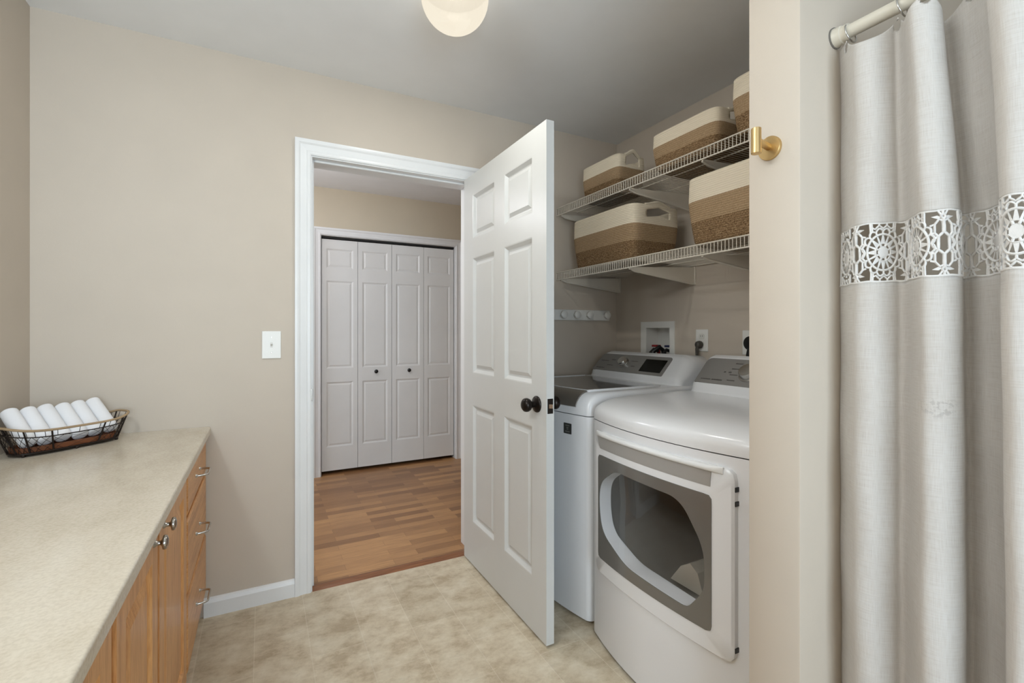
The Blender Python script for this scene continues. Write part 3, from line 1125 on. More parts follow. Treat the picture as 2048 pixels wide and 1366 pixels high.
# drum behind the glass
bm = new()
NDR = 48
ringf = [bm.verts.new((1.195, WC[0] + 0.262 * math.cos(2 * PI * i / NDR), 0.55 + 0.215 * math.sin(2 * PI * i / NDR))) for i in range(NDR)]
ringb = [bm.verts.new((1.62, WC[0] + 0.262 * math.cos(2 * PI * i / NDR), 0.55 + 0.215 * math.sin(2 * PI * i / NDR))) for i in range(NDR)]
bridge(bm, ringf, ringb); bm.faces.new(ringb)
drum = obj('drum', bm, M['drum'], dry, 40)
bm = new(); prism(bm, [(1.06, 0.362), (1.20, 0.362), (1.155, 0.425), (1.115, 0.45), (1.085, 0.43)], lambda a, b: (1.26, a, b), lambda a, b: (1.60, a, b - 0.0))
obj('baffle', bm, plain('drum_baffle_plastic', rgb(190, 182, 168), 0.5), drum, 30)
for z in (0.33, 0.74, 0.78):
    bm = new(); box(bm, 1.166, 1.182, 0.8735, 0.8775, z - 0.007, z + 0.007, 0.001); obj('hinge_screw', bm, M['black'], ddo)

# ---- cut the dryer body open behind its door: a boolean-free opening is built as a rebuilt body
bpy.data.objects.remove(bpy.data.objects['body'], do_unlink=True)
bm = new()
open_r = radial(rpoly([(WC[0] + (y - WC[0]) * 1.05, WC[1] + (z - WC[1]) * 1.05) for y, z in WIN], 0.0, 1), WC, NR)
face_o = radial(rrect(DC - DH + 0.024, DC + DH - 0.024, 0.010, 0.8675, 0.0005, 1), WC, NR)
# exact corners
for cy, cz in ((DC - DH + 0.024, 0.010), (DC + DH - 0.024, 0.010), (DC + DH - 0.024, 0.8675), (DC - DH + 0.024, 0.8675)):
    j = min(range(NR), key=lambda i: (face_o[i][0] - cy) ** 2 + (face_o[i][1] - cz) ** 2)
    face_o[j] = (cy, cz)
def bx(y):
    return front_x(y, DC, DH, DXE, DBW)
prev = [bm.verts.new((bx(y), y, z)) for y, z in face_o]
inner_last = None
for f in (0.25, 0.5, 0.75, 1.0):
    cur = [bm.verts.new((bx(a[0] + (b[0] - a[0]) * f), a[0] + (b[0] - a[0]) * f, a[1] + (b[1] - a[1]) * f)) for a, b in zip(face_o, open_r)]
    bridge(bm, prev, cur); prev = cur
rim = [bm.verts.new((1.21, y, z)) for y, z in open_r]
bridge(bm, prev, rim)
for s in (-1, 1):
    yy = [DC + s * (DH - 0.024)] + [DC + s * (DH - 0.022 * (1 - math.cos(i / 6 * PI / 2))) for i in range(6, -1, -1)]
    pts = [(bx(y), y) for y in yy] + [(1.985, DC + s * DH)]
    for (xa, ya), (xb_, yb) in zip(pts, pts[1:]):
        bm.faces.new([bm.verts.new(p) for p in ((xa, ya, 0.010), (xb_, yb, 0.010), (xb_, yb, 0.8675), (xa, ya, 0.8675))])
bm.faces.new([bm.verts.new(p) for p in ((1.985, DC - DH, 0.010), (1.985, DC + DH, 0.010), (1.985, DC + DH, 0.8675), (1.985, DC - DH, 0.8675))])
bmesh.ops.remove_doubles(bm, verts=bm.verts, dist=1e-4)
obj('body', bm, M['white'], dry, 35)

# ---- washer
WY, WH, WXE, WBW = 1.948, 0.366, 1.200, 0.050
was = thing('washing_machine', 'white top-loading washing machine behind the open door', 'washing machine', (1.58, WY, 0))
bm = new(); body_shell(bm, WY, WH, WXE, WBW, 1.985, 0.016, 0.8655); obj('body', bm, M['white'], was, 35)
for x in (1.30, 1.90):
    for y in (WY - 0.30, WY + 0.30):
        bm = new(); lathe(bm, [(0, 0), (0.022, 0), (0.022, 0.018), (0, 0.018)], (x, y, 0), (0, 0, 1), 16); obj('foot', bm, M['rubber'], was)
WP = [(0.0, 0.8690), (0.0, 0.892), (0.002, 0.906), (0.008, 0.922), (0.018, 0.938), (0.032, 0.951), (0.048, 0.959), (0.070, 0.963), (0.12, 0.9645), (0.25, 0.9645), (0.45, 0.9645), (0.50, 0.9645)]
bm = new(); top_shell(bm, WY, WH, WXE, WBW, 1.985, WP, 0.024); obj('top_cover', bm, M['white'], was, 35)
FW = Face(1.732, 0.998, 1.828, 1.098)
bm = new(); console(bm, WY - 0.345, WY + 0.345, FW, 0.964, 1.985, 0.075, 0.55); obj('console', bm, M['white'], was, 50)
bm = new(); faceplate(bm, FW, rpoly([(1.712, 0.004), (2.262, 0.004), (2.255, 0.128), (1.712, 0.128)], [0.006, 0.006, 0.030, 0.022]), -0.002, 0.002)
wpn = obj('control_panel', bm, M['graypanel'], was)
bm = new(); faceplate(bm, FW, rrect(1.735, 1.885, 0.022, 0.106, 0.003), 0.001, 0.0032); obj('display', bm, M['screen'], wpn)
bm = new(); lathe(bm, [(0, 0), (0.032, 0), (0.032, 0.003), (0.029, 0.005), (0.028, 0.022), (0.025, 0.026), (0, 0.027)], FW.p(2.035, 0.068, 0.002), (FW.nrm.x, 0, FW.nrm.y), 36)
obj('dial', bm, M['steel'], wpn, 40)
lettering(FW, wpn, [(2.20, 0.075, 0.06, 0.005), (2.13, 0.045, 0.05, 0.005), (2.13, 0.085, 0.03, 0.006), (1.96, 0.085, 0.05, 0.005), (1.95, 0.050, 0.03, 0.005), (2.20, 0.022, 0.07, 0.006)])
# lid: glass, rails and the metal strip that rolls over the front
LY0, LY1 = 1.655, 2.240
def wpx(y, dx):
    return front_x(y, WY, WH, WXE, WBW) + dx
bm = new()
S = 20
rows = []
pr = [(0.0005, 0.900), (0.0035, 0.912), (0.010, 0.927), (0.020, 0.942), (0.034, 0.955), (0.050, 0.9625), (0.060, 0.9655)]
for i in range(S + 1):
    y = LY0 + (LY1 - LY0) * i / S
    rows.append([bm.verts.new((wpx(y, dx - 0.004), y, z + 0.003)) for dx, z in pr] + [bm.verts.new((wpx(y, dx + 0.006), y, z - 0.004)) for dx, z in pr[::-1]])
n = len(rows[0])
for A, B in zip(rows, rows[1:]):
    for j in range(n):
        bm.faces.new((A[j], A[(j + 1) % n], B[(j + 1) % n], B[j]))
bm.faces.new(rows[0]); bm.faces.new(rows[-1][::-1])
lid = obj('lid', bm, plain('lid_metal', rgb(150, 145, 138), 0.3, metal=0.8), was, 40)
bm = new()
fr = [(wpx(LY0 + (LY1 - LY0) * i / S, 0.066), LY0 + (LY1 - LY0) * i / S) for i in range(S + 1)]
prism(bm, fr + [(1.660, LY1), (1.660, LY0)], lambda a, b: (a, b, 0.960), lambda a, b: (a, b, 0.9675))
obj('lid_glass', bm, M['lidglass'], lid)
bm = new()
for y0, y1 in ((LY0 - 0.008, LY0 + 0.004), (LY1 - 0.004, LY1 + 0.008)):
    x0 = wpx((y0 + y1) / 2, 0.058)
    box(bm, x0, 1.664, y0, y1, 0.962, 0.971, 0.002)
fr0 = [(wpx(LY0 + (LY1 - LY0) * i / S, 0.058), LY0 + (LY1 - LY0) * i / S) for i in range(S + 1)]
fr1 = [(x + 0.009, y) for x, y in fr0[::-1]]
prism(bm, fr0 + fr1, lambda a, b: (a, b, 0.962), lambda a, b: (a, b, 0.9705))
obj('lid_frame', bm, M['white'], lid, 40)
by, bz = 1.703, 0.802
bm = new()
pts = rrect(by - 0.023, by + 0.023, bz - 0.023, bz + 0.023, 0.003, 3)
prism(bm, pts, lambda a, b: (front_x(a, WY, WH, WXE, WBW) + 0.0005, a, b), lambda a, b: (front_x(a, WY, WH, WXE, WBW) - 0.0009, a, b))
bdg = obj('badge', bm, plain('badge_print', rgb(54, 54, 50), 0.4), was)
bm = new()
for z, w in ((bz + 0.013, 0.024), (bz + 0.004, 0.012), (bz - 0.003, 0.010), (bz - 0.013, 0.026)):
    prism(bm, [(by - w / 2, z - 0.0022), (by + w / 2, z - 0.0022), (by + w / 2, z + 0.0022), (by - w / 2, z + 0.0022)],
          lambda a, b: (front_x(a, WY, WH, WXE, WBW) - 0.0008, a, b), lambda a, b: (front_x(a, WY, WH, WXE, WBW) - 0.0013, a, b))
obj('badge_lettering', bm, plain('badge_light_print', rgb(110, 110, 104), 0.5), bdg)


# ------------------------------------------------------------------ wire shelves
def wire_shelf(zt, label):
    t_ = thing('wire_shelf', label, 'shelf', (1.80, 1.56, zt), group='white wire shelves in the laundry closet')
    xf, xb, y0, y1 = 1.572, XR - 0.004, PY1 + 0.006, YB - 0.006
    lip = 0.043
    bm = new()
    n = int((y1 - y0) / 0.0165)
    for i in range(n + 1):
        y = y0 + 0.004 + (y1 - y0 - 0.008) * i / n
        tube(bm, [(xb, y, zt), (xf + 0.003, y, zt), (xf, y, zt - 0.004), (xf, y, zt - lip)], 0.0015, 6)
    for x, z, r in ((xf, zt + 0.0005, 0.0030), (xf, zt - lip, 0.0034), (xf + 0.15, zt - 0.004, 0.0028), (xf + 0.31, zt - 0.004, 0.0028), (xb - 0.004, zt - 0.003, 0.003)):
        tube(bm, [(x, y0, z), (x, y1, z)], r, 8)
    obj('wire_deck', bm, M['wire'], t_, 50)
    for yb in (2.375, 1.778, 1.345, 0.90):
        bm = new()
        pl = [(xf + 0.018, zt - lip + 0.006), (xf + 0.018, zt - lip - 0.004), (xf + 0.05, zt - lip - 0.012), (xb - 0.004, zt - 0.100), (xb, zt - 0.100), (xb, zt - 0.012), (xb - 0.02, zt - 0.012)]
        prism(bm, pl, lambda a, b: (a, yb - 0.003, b), lambda a, b: (a, yb + 0.003, b))
        tube(bm, [(xf + 0.018, yb, zt - lip - 0.001), (xf + 0.05, yb, zt - lip - 0.012), (xb - 0.003, yb, zt - 0.100)], 0.0055, 8)
        box(bm, xb - 0.002, xb + 0.003, yb - 0.012, yb + 0.012, zt - 0.104, zt - 0.008)
        obj('bracket', bm, M['wire'], t_, 50)
    return t_


ZU, ZL = 1.963, 1.576
wire_shelf(ZU, 'upper white wire shelf just below the closet ceiling')
wire_shelf(ZL, 'lower white wire shelf above the washing machine and dryer')


# ------------------------------------------------------------------ rope baskets
def rope_basket(name_label, cx, cy, z, hx, hy, H, rz=0.0, lift=0.018, hole=(0.36, 0.76, 0.93)):
    """long side along Y: half sizes hx, hy; handles in the +-Y ends."""
    t_ = thing('rope_basket', name_label, 'basket', (cx, cy, z), rz, 'cream and brown rope baskets in the closet')
    bm = new()
    NN, MM = 168, 30
    grid = []
    def sec(a):
        e = 0.24
        c, s = math.cos(a), math.sin(a)
        return math.copysign(abs(c) ** e, c), math.copysign(abs(s) ** e, s)
    def pt(a, f):
        sx, sy = sec(a)
        k = 0.92 + 0.08 * min(1.0, f * 1.6) + 0.015 * math.sin(PI * f)
        if f < 0.06:
            k -= 0.03 * (1 - f / 0.06)
        x, y = hx * k * sx, hy * k * sy
        endw = max(0.0, 1 - abs(x) / (hx * 0.55)) if abs(sy) > 0.9 else 0.0
        hh = H + lift * (endw * endw * (3 - 2 * endw)) - 0.006 * (1 - abs(sx)) * 0
        bul = 0.010 * endw * max(0.0, (f - 0.6) / 0.4)
        return (x, y + math.copysign(bul, y), hh * f)
    for j in range(MM + 1):
        grid.append([bm.verts.new(pt(2 * PI * i / NN, j / MM)) for i in range(NN)])
    dele = []
    for j in range(MM):
        for i in range(NN):
            f = bm.faces.new((grid[j][i], grid[j][(i + 1) % NN], grid[j + 1][(i + 1) % NN], grid[j + 1][i]))
            if hole:
                c = f.calc_center_median()
                if abs(abs(c.y) - hy) < 0.06 and abs(c.x) < hx * hole[0] and H * hole[1] < c.z < H * hole[2] + lift * 0.6:
                    dele.append(f)
    bm.faces.new(grid[0][::-1])
    bmesh.ops.delete(bm, geom=dele, context='FACES')
    o = obj('woven_body', bm, rope('rope_coils_%d' % int(H * 1000), H), t_, 60, True)
    so = o.modifiers.new('thick', 'SOLIDIFY'); so.thickness = 0.007; so.offset = -1
    if hole:
        for s in (-1, 1):
            bm = new()
            pts = []
            for i in range(15):
                u = -1 + 2 * i / 14
                x = hx * 0.50 * u
                endw = max(0.0, 1 - abs(x) / (hx * 0.55))
                hh = H + lift * (endw * endw * (3 - 2 * endw))
                pts.append((x, s * (hy * 1.0 + 0.010 * endw - 0.004), hh - 0.001))
            tube(bm, pts, 0.0065, 10)
            obj('handle', bm, M['cream'], t_, 60, True)
    return t_


rope_basket('small rope basket at the far left end of the upper shelf', 1.745, 2.090, ZU + 0.0015, 0.100, 0.160, 0.197, 0.0, 0.026)
rope_basket('middle rope basket on the upper shelf with long cream front', 1.745, 1.472, ZU + 0.0015, 0.140, 0.185, 0.165, 0.0, 0.016)
rope_basket('rope basket cut by the partition at the right of the upper shelf', 1.715, 1.030, ZU + 0.0015, 0.135, 0.183, 0.215, 0.0, 0.012)
rope_basket('wide rope basket with a handle hole on the lower shelf', 1.760, 2.022, ZL + 0.0015, 0.165, 0.262, 0.278, 0.0, 0.016, (0.25, 0.79, 0.88))
rope_basket('rope basket nearest the partition on the lower shelf', 1.740, 1.165, ZL + 0.0015, 0.165, 0.262, 0.280, 0.0, 0.010)

# ------------------------------------------------------------------ peg rail, supply box, outlets
pr_ = thing('peg_rail', 'white peg rail with round knobs on the wall above the washing machine', 'peg rail', (1.70, YB, 1.29))
bm = new(); box(bm, 1.36, 1.975, YB - 0.014, YB, 1.292, 1.357, 0.004); box(bm, 1.842, 1.852, YB - 0.0165, YB - 0.010, 1.294, 1.355, 0.001)
obj('board', bm, M['whiteplastic'], pr_)
for x in (1.42, 1.51, 1.602, 1.700, 1.795, 1.930):
    bm = new(); lathe(bm, [(0, 0), (0.011, 0), (0.009, 0.004), (0.008, 0.016), (0.018, 0.022), (0.0235, 0.030), (0.0225, 0.038), (0.014, 0.043), (0, 0.044)], (x, YB - 0.013, 1.325), (0, -1, 0), 28)
    obj('knob', bm, M['whiteplastic'], pr_, 50)

sb = thing('washer_supply_box', 'white recessed washer supply box in the closet wall', 'supply box', (XR, 2.04, 1.02))
bm = new()
fy0, fy1, fz0, fz1 = 1.912, 2.176, 0.985, 1.281
for a in ((fy0, BY0, fz0, fz1), (BY1, fy1, fz0, fz1), (BY0, BY1, BZ1, fz1), (BY0, BY1, fz0, BZ0)):
    box(bm, XR - 0.006, XR, a[0], a[1], a[2], a[3])
obj('frame', bm, M['whiteplastic'], sb)
bm = new()
box(bm, XR + 0.09, XR + 0.095, BY0, BY1, BZ0, BZ1)
for a in ((BY0, BY0 + 0.003, BZ0, BZ1), (BY1 - 0.003, BY1, BZ0, BZ1), (BY0, BY1, BZ0, BZ0 + 0.003), (BY0, BY1, BZ1 - 0.003, BZ1)):
    box(bm, XR - 0.005, XR + 0.09, *a)
obj('liner', bm, M['whiteplastic'], sb)
for y, m, nm in ((2.085, M['red'], 'red_valve'), (1.985, plain('blue_valve', rgb(40, 46, 84), 0.4), 'blue_valve')):
    bm = new()
    tube(bm, [(XR + 0.05, y, BZ0 + 0.004), (XR + 0.05, y, BZ0 + 0.115)], 0.010, 12)
    box(bm, XR + 0.012, XR + 0.05, y - 0.020, y + 0.020, BZ0 + 0.112, BZ0 + 0.124, 0.003)
    obj(nm, bm, m, sb, 50)
bm = new()
for y in (2.085, 1.985):
    pts = [(XR + 0.05, y, BZ0 + 0.085), (XR + 0.01, y, BZ0 + 0.098), (XR - 0.02, y - 0.005, BZ0 + 0.08), (XR - 0.028, y - 0.01, BZ0 - 0.03), (XR - 0.028, y - 0.01, BZ0 - 0.2)]
    tube(bm, pts, 0.009, 10)
obj('hose', bm, M['rubber'], sb, 60)
bm = new(); tube(bm, [(XR + 0.05, 2.035, BZ0 + 0.003), (XR + 0.04, 2.035, BZ0 + 0.09), (XR + 0.01, 2.04, BZ0 + 0.112), (XR - 0.020, 2.06, BZ0 + 0.085), (XR - 0.030, 2.07, BZ0 - 0.05), (XR - 0.030, 2.07, BZ0 - 0.2)], 0.014, 12)
obj('drain_hose', bm, M['black'], sb, 60)


def outlet(label, yc, zc, w, h):
    t_ = thing('wall_outlet', label, 'outlet', (XR, yc, zc), group='white outlets on the closet back wall')
    bm = new(); box(bm, XR - 0.006, XR, yc - w / 2, yc + w / 2, zc - h / 2, zc + h / 2, 0.003, 2); obj('plate', bm, M['whiteplastic'], t_)
    return t_
o1 = outlet('white duplex outlet on the closet wall behind the washing machine', 1.7255, 1.1765, 0.078, 0.115)
for dz in (0.020, -0.020):
    bm = new(); prism(bm, rrect(1.7255 - 0.017, 1.7255 + 0.017, 1.1765 + dz - 0.014, 1.1765 + dz + 0.014, 0.010), lambda a, b: (XR - 0.005, a, b), lambda a, b: (XR - 0.0075, a, b))
    f = obj('receptacle', bm, plain('receptacle_plastic', rgb(220, 218, 210), 0.4), o1)
    bm = new()
    for dy in (-0.006, 0.006):
        box(bm, XR - 0.0079, XR - 0.007, 1.7255 + dy - 0.001, 1.7255 + dy + 0.001, 1.1765 + dz - 0.002, 1.1765 + dz + 0.007)
    obj('slot', bm, M['mark'], f)
c1 = thing('power_cord', 'dark grey plug and cord in the outlet behind the washing machine', 'cord', (XR - 0.008, 1.732, 1.154))
bm = new(); lathe(bm, [(0, 0), (0.019, 0), (0.0205, 0.008), (0.018, 0.022), (0.011, 0.030), (0, 0.031)], (XR - 0.0078, 1.732, 1.154), (-1, 0, 0), 24)
g_ = plain('grey_plug', rgb(70, 66, 60), 0.5)
obj('plug', bm, g_, c1, 50)
bm = new(); tube(bm, [(XR - 0.028, 1.732, 1.150), (XR - 0.032, 1.733, 1.130), (XR - 0.030, 1.735, 1.09), (XR - 0.030, 1.735, 0.9)], [0.010, 0.009, 0.007, 0.006], 10); obj('cord', bm, g_, c1, 60)
o2 = outlet('white dryer outlet at the edge of the partition with a black plug', 1.430, 1.170, 0.118, 0.118)
c2 = thing('power_cord', 'black round plug and cord in the outlet behind the dryer', 'cord', (XR - 0.006, 1.430, 1.165))
bm = new(); lathe(bm, [(0, 0), (0.034, 0), (0.036, 0.012), (0.033, 0.030), (0.020, 0.036), (0, 0.037)], (XR - 0.006, 1.428, 1.168), (-1, 0, 0), 28); obj('plug', bm, M['black'], c2, 50)
bm = new(); tube(bm, [(XR - 0.030, 1.430, 1.150), (XR - 0.034, 1.436, 1.11), (XR - 0.030, 1.436, 1.06), (XR - 0.030, 1.436, 0.9)], 0.011, 10); obj('cord', bm, M['black'], c2, 60)

# ------------------------------------------------------------------ brass hook
hk = thing('wall_hook', 'brushed brass wall hook on the end of the partition', 'hook', (PX, 0.648, 1.622))
bm = new(); lathe(bm, [(0, 0), (0.0255, 0), (0.0255, 0.006), (0.0245, 0.0075), (0, 0.0075)], (PX, 0.648, 1.622), (-1, 0, 0), 40); obj('rosette', bm, M['brass'], hk, 40)
bm = new(); tube(bm, [(PX - 0.006, 0.648, 1.624), (PX - 0.046, 0.648, 1.630)], 0.0075, 20); obj('post', bm, M['brass'], hk, 40)
bm = new(); lathe(bm, [(0, 0), (0.0095, 0), (0.0102, 0.0008), (0.0102, 0.0532), (0.0095, 0.054), (0, 0.054)], (PX - 0.049, 0.648, 1.602), (0, 0, 1), 28); obj('bar', bm, M['brass'], hk, 40)

# ------------------------------------------------------------------ shower curtain
RX, RZ = 1.105, 1.862
rd = thing('curtain_rod', 'cream shower curtain rod fixed to the partition wall', 'curtain rod', (RX, PY0, RZ))
bm = new(); tube(bm, [(RX, PY0 - 0.004, RZ), (RX, -0.999, RZ)], 0.0135, 24); obj('bar', bm, M['rod'], rd, 40)
bm = new(); lathe(bm, [(0, 0), (0.0205, 0), (0.0205, 0.004), (0.019, 0.008), (0.019, 0.017), (0.017, 0.0185), (0.017, 0.030), (0.0138, 0.031), (0, 0.031)], (RX, PY0, RZ), (0, -1, 0), 32); obj('end_cap', bm, M['rod'], rd, 40)
bm = new(); lathe(bm, [(0, 0), (0.0225, 0), (0.0225, 0.003), (0, 0.003)], (RX, PY0, RZ), (0, -1, 0), 32); obj('gasket', bm, M['graytrim'], rd, 40)

PROF = [(1.122, 0.5800), (1.107, 0.5638), (1.080, 0.5386), (1.066, 0.5197), (1.070, 0.4949), (1.094, 0.4741), (1.108, 0.4651), (1.100, 0.4497), (1.066, 0.4235), (1.051, 0.4051), (1.058, 0.3835),
        (1.078, 0.3700), (1.098, 0.3687), (1.122, 0.3774), (1.142, 0.3779), (1.138, 0.3588), (1.125, 0.3352), (1.098, 0.3144), (1.066, 0.3087), (1.042, 0.2938), (1.045, 0.2736), (1.075, 0.2572),
        (1.120, 0.2420), (1.130, 0.2150), (1.080, 0.1800), (1.045, 0.1500), (1.065, 0.1100), (1.120, 0.0800), (1.125, 0.0450), (1.070, 0.0100), (1.045, -0.0300), (1.080, -0.0800), (1.125, -0.1200), (1.110, -0.1600), (1.050, -0.2000), (1.060, -0.2500), (1.125, -0.2900), (1.115, -0.3300), (1.060, -0.3650)]


def catmull(P, m=14):
    out = []
    n = len(P)
    for i in range(n - 1):
        p0, p1, p2, p3 = P[max(0, i - 1)], P[i], P[i + 1], P[min(n - 1, i + 2)]
        for k in range(m):
            u = k / m
            out.append(tuple(0.5 * ((2 * b) + (-a + c) * u + (2 * a - 5 * b + 4 * c - d) * u * u + (-a + 3 * b - 3 * c + d) * u ** 3) for a, b, c, d in zip(p0, p1, p2, p3)))
    out.append(P[-1])
    return out


FINE = catmull(PROF)
ARC = [0.0]
for a, b in zip(FINE, FINE[1:]):
    ARC.append(ARC[-1] + math.hypot(b[0] - a[0], b[1] - a[1]))
ULEN = ARC[-1]


def prof_at(u):
    u = min(max(u, 0.0), ULEN)
    lo, hi = 0, len(ARC) - 1
    while hi - lo > 1:
        m_ = (lo + hi) // 2
        if ARC[m_] <= u:
            lo = m_
        else:
            hi = m_
    f = (u - ARC[lo]) / max(1e-9, ARC[hi] - ARC[lo])
    return tuple(a + (b - a) * f for a, b in zip(FINE[lo], FINE[hi]))


UE = min(range(len(FINE)), key=lambda i: math.hypot(FINE[i][0] - 1.098, FINE[i][1] - 0.3687))
UE = ARC[UE]                     # arc length at the second fold's free edge


def surf(u, z):
    x, y = prof_at(u)
    up = max(0.0, (z - 1.40) / 0.45)
    dn = max(0.0, (1.30 - z) / 1.2)
    wgt = math.exp(-((u - UE - 0.05) / 0.16) ** 2)
    y += 0.034 * wgt * up ** 1.2
    x = 1.095 + (x - 1.095) * (1.0 - 0.05 * up ** 1.5 + 0.18 * dn)
    x += 0.0025 * math.sin(9 * u + 5 * z) + 0.0015 * math.sin(23 * z + 31 * u)
    y -= 0.012 * dn * min(1.0, u / 0.4)
    return x, y


def sp(u, z, off=0.0):
    x, y = surf(u, z)
    if off:
        x2, y2 = surf(u + 0.001, z)
        d = Vector((x2 - x, y2 - y)).normalized()
        x, y = x - d.y * -off * -1, y + d.x * off * -1
    return (x, y, z)


# arc length of the three hanging points
def u_near(yt, xt):
    i = min(range(len(FINE)), key=lambda k: math.hypot(FINE[k][0] - xt, FINE[k][1] - yt))
    return ARC[i]


UR = [u_near(0.5550, 1.098), u_near(0.4600, 1.106), u_near(0.3835, 1.058), u_near(0.3352, 1.125), u_near(0.2736, 1.045), u_near(0.2150, 1.13), u_near(0.13, 1.05), u_near(0.045, 1.125), u_near(-0.03, 1.045), u_near(-0.12, 1.125), u_near(-0.22, 1.05), u_near(-0.365, 1.06)]


def ztop(u):
    for a, b in zip(UR, UR[1:]):
        if a <= u <= b:
            f = (u - a) / (b - a)
            return 1.8415 - min(0.036, 0.30 * (b - a)) * (math.sin(PI * f)) ** 0.8
    return 1.838 if u < UR[0] else 1.8415


ZB1, ZB0 = 1.438, 1.321          # lace band
cu = thing('shower_curtain', 'off-white linen shower curtain with a crochet lace band', 'curtain', (1.10, 0.25, 0.08))


def cloth(name, z0, z1f, du, nz, mat, holes=()):
    bm = new()
    uvl = bm.loops.layers.uv.new('UVMap')
    nu = int(ULEN / du)
    grid = []
    for i in range(nu + 1):
        u = ULEN * i / nu
        zt = z1f(u)
        col_ = []
        for j in range(nz + 1):
            z = z0 + (zt - z0) * j / nz
            v_ = bm.verts.new(sp(u, z))
            col_.append((v_, u, z))
        grid.append(col_)
    for i in range(nu):
        for j in range(nz):
            q = (grid[i][j], grid[i + 1][j], grid[i + 1][j + 1], grid[i][j + 1])
            uc = sum(c[1] for c in q) / 4; zc = sum(c[2] for c in q) / 4
            if any(((uc - hu) / hr) ** 2 + ((zc - hz) / hr2) ** 2 < 1 for hu, hz, hr, hr2 in holes):
                continue
            f = bm.faces.new([c[0] for c in q])
            for lp, c in zip(f.loops, q):
                lp[uvl].uv = (c[1], c[2])
    o = obj(name, bm, mat, cu, 80)
    so = o.modifiers.new('thick', 'SOLIDIFY'); so.thickness = 0.0012; so.offset = 0
    return o


HOLES = [(UR[k], ztop(UR[k]) - 0.016, 0.010, 0.011) for k in range(len(UR))]
cloth('upper_panel', ZB1, ztop, 0.0022, 110, M['linen'], HOLES)
cloth('lower_panel', 0.10, lambda u: ZB0, 0.0035, 150, M['linen'])

# crochet band
bm = new()
H2 = (ZB1 - ZB0) / 2
ZM = (ZB1 + ZB0) / 2
PM = 0.096
SX = 0.80
SY = H2 / 0.055


def stroke(pts, r=0.0010, closed=False, c=0.0):
    P = []
    k = len(pts)
    m_ = k if closed else k - 1
    for i in range(m_):
        a, b = pts[i], pts[(i + 1) % k]
        L = math.hypot(b[0] - a[0], b[1] - a[1])
        s_ = max(1, int(L / 0.004))
        for j in range(s_):
            P.append((a[0] + (b[0] - a[0]) * j / s_, a[1] + (b[1] - a[1]) * j / s_))
    if not closed:
        P.append(pts[-1])
    if any(c + p[0] * SX < 0.0005 or c + p[0] * SX > ULEN - 0.001 for p in P):
        return
    tube(bm, [sp(c + p[0] * SX, ZM + p[1] * SY) for p in P], r * 1.95, 6, closed)


def blob(pts, c):
    if any(c + p[0] * SX < 0.0005 or c + p[0] * SX > ULEN - 0.001 for p in pts):
        return
    for off in (0.0009,):
        A = [bm.verts.new(Vector(sp(c + p[0] * SX, ZM + p[1] * SY)) + Vector((-off, 0, 0))) for p in pts]
        B = [bm.verts.new(Vector(sp(c + p[0] * SX, ZM + p[1] * SY)) + Vector((off, 0, 0))) for p in pts]
        bm.faces.new(A); bm.faces.new(B[::-1]); bridge(bm, A, B, True)


def circ(r, n=28, cx=0, cy=0):
    return [(cx + r * math.cos(2 * PI * i / n), cy + r * math.sin(2 * PI * i / n)) for i in range(n)]


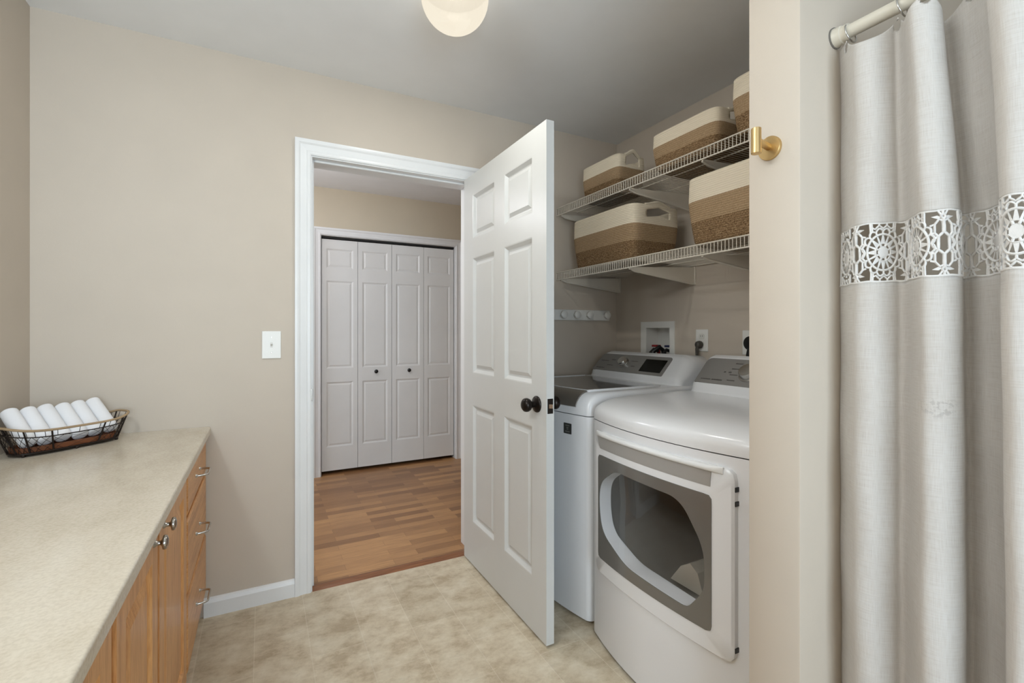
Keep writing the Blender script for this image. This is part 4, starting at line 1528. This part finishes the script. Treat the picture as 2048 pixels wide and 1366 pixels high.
UC0 = 0.126
motifs = [UC0 + PM * k for k in range(-1, int(ULEN / PM) + 1)]
for c in motifs:
    blob(circ(0.0112, 24), c)
    stroke(circ(0.0165, 28), 0.0008, True, c)
    for k in range(8):
        a = 2 * PI * (k + 0.5) / 8
        stroke([(0.0108 * math.cos(a), 0.0108 * math.sin(a)), (0.0168 * math.cos(a), 0.0168 * math.sin(a))], 0.0011, False, c)
    for k in range(16):
        a = 2 * PI * k / 16
        ca, sa = math.cos(a), math.sin(a)
        w0, w1 = (0.0046, 0.0012) if k % 2 == 0 else (0.0022, 0.0011)
        r0, r1 = 0.0168, 0.0330
        blob([(r0 * ca - w0 * sa, r0 * sa + w0 * ca), (r0 * ca + w0 * sa, r0 * sa - w0 * ca), (r1 * ca + w1 * sa, r1 * sa - w1 * ca), (r1 * ca - w1 * sa, r1 * sa + w1 * ca)], c)
    stroke(circ(0.0335, 40), 0.0012, True, c)
    sc_ = []
    for i in range(96):
        a = 2 * PI * i / 96
        r = 0.0395 + 0.0050 * abs(math.sin(8 * a))
        sc_.append((r * math.cos(a), r * math.sin(a)))
    stroke(sc_, 0.0011, True, c)
    for k in range(16):
        a = 2 * PI * k / 16
        stroke([(0.0335 * math.cos(a), 0.0335 * math.sin(a)), (0.0397 * math.cos(a), 0.0397 * math.sin(a))], 0.0010, False, c)
    for s in (-1, 1):
        for x, y in ((-0.0260, 0.035), (-0.0225, 0.0385), (0.0225, 0.0385), (0.0260, 0.035)):
            stroke([(x, s * y), (x * 1.05, s * 0.055)], 0.0009, False, c)
        stroke([(-0.026, s * 0.047), (-0.017, s * 0.043), (-0.0085, s * 0.050), (0.0, s * 0.044), (0.0085, s * 0.050), (0.017, s * 0.043), (0.026, s * 0.047)], 0.0010, False, c)
        stroke([(-0.0085, s * 0.050), (-0.0085, s * 0.055)], 0.0009, False, c)
        stroke([(0.0085, s * 0.050), (0.0085, s * 0.055)], 0.0009, False, c)
    h = c + PM / 2
    hexa = [(0.0, 0.0185), (0.0100, 0.0110), (0.0105, -0.0110), (0.0, -0.0185), (-0.0105, -0.0110), (-0.0100, 0.0110)]
    stroke(hexa, 0.0013, True, h)
    for s in (-1, 1):
        stroke([(0.0, s * 0.0185), (0.0, s * 0.040)], 0.0016, False, h)
        for sx in (-1, 1):
            stroke([(sx * 0.0105, s * 0.0110), (sx * 0.0165, s * 0.017), (sx * 0.0160, s * 0.031), (sx * 0.008, s * 0.039), (0.0, s * 0.036)], 0.0011, False, h)
            stroke([(sx * 0.0105, s * 0.0110), (sx * 0.0190, s * 0.0060), (sx * 0.0225, 0.0)], 0.0011, False, h)
            stroke([(sx * 0.0165, s * 0.017), (sx * 0.0260, s * 0.0150)], 0.0011, False, h)
            stroke([(sx * 0.0160, s * 0.031), (sx * 0.0240, s * 0.0290)], 0.0010, False, h)
            blob([(sx * 0.002, s * 0.0415), (sx * 0.010, s * 0.0395), (sx * 0.021, s * 0.0440), (sx * 0.010, s * 0.0455)], h)
        stroke(circ(0.0036, 12, 0, s * 0.0440), 0.0012, True, h)
        stroke([(0.0, s * 0.0475), (0.0, s * 0.055)], 0.0012, False, h)
        stroke([(-0.003, s * 0.046), (-0.010, s * 0.055)], 0.0009, False, h)
        stroke([(0.003, s * 0.046), (0.010, s * 0.055)], 0.0009, False, h)
nu = int(ULEN / 0.004)
for z, r in ((ZB1 - 0.001, 0.0016), (ZB1 + 0.006, 0.0007), (ZB0 + 0.001, 0.0022), (ZB0 - 0.006, 0.0007)):
    tube(bm, [(lambda p: (p[0], p[1], p[2] + 0.0007 * math.sin(140 * ULEN * i / nu)))(sp(ULEN * i / nu, z)) for i in range(nu + 1)], r, 6)
tube(bm, [sp(0.0012, ZB0 + (ZB1 - ZB0) * i / 20) for i in range(21)], 0.0016, 6)
obj('lace_band', bm, M['lace'], cu, 60)

RL = ['metal curtain ring closest to the partition wall end of the rod', 'metal curtain ring behind the front curtain fold on the rod', 'metal curtain ring over the second fold of the curtain', 'metal curtain ring at the right edge above the curtain']
proto = None
for k, (yy, lab) in enumerate(((0.552, RL[0]), (0.460, RL[1]), (0.398, RL[2]), (0.320, RL[3]))):
    if proto is None:
        bm = new()
        tube(bm, [(0.0195 * math.cos(2 * PI * i / 40), 0.004 * math.sin(2 * PI * i / 40), 0.0195 * math.sin(2 * PI * i / 40)) for i in range(40)], 0.0017, 8, True)
        proto = obj('curtain_ring', bm, M['steel'], None, 60)
        r_ = proto
    else:
        r_ = proto.copy(); COL.objects.link(r_)
    tag(r_, lab, 'curtain ring', 'metal rings on the shower curtain rod')
    r_.location = (RX, yy, RZ - 0.0055)

for o in bpy.data.objects:
    if '_o' in o:
        del o['_o']
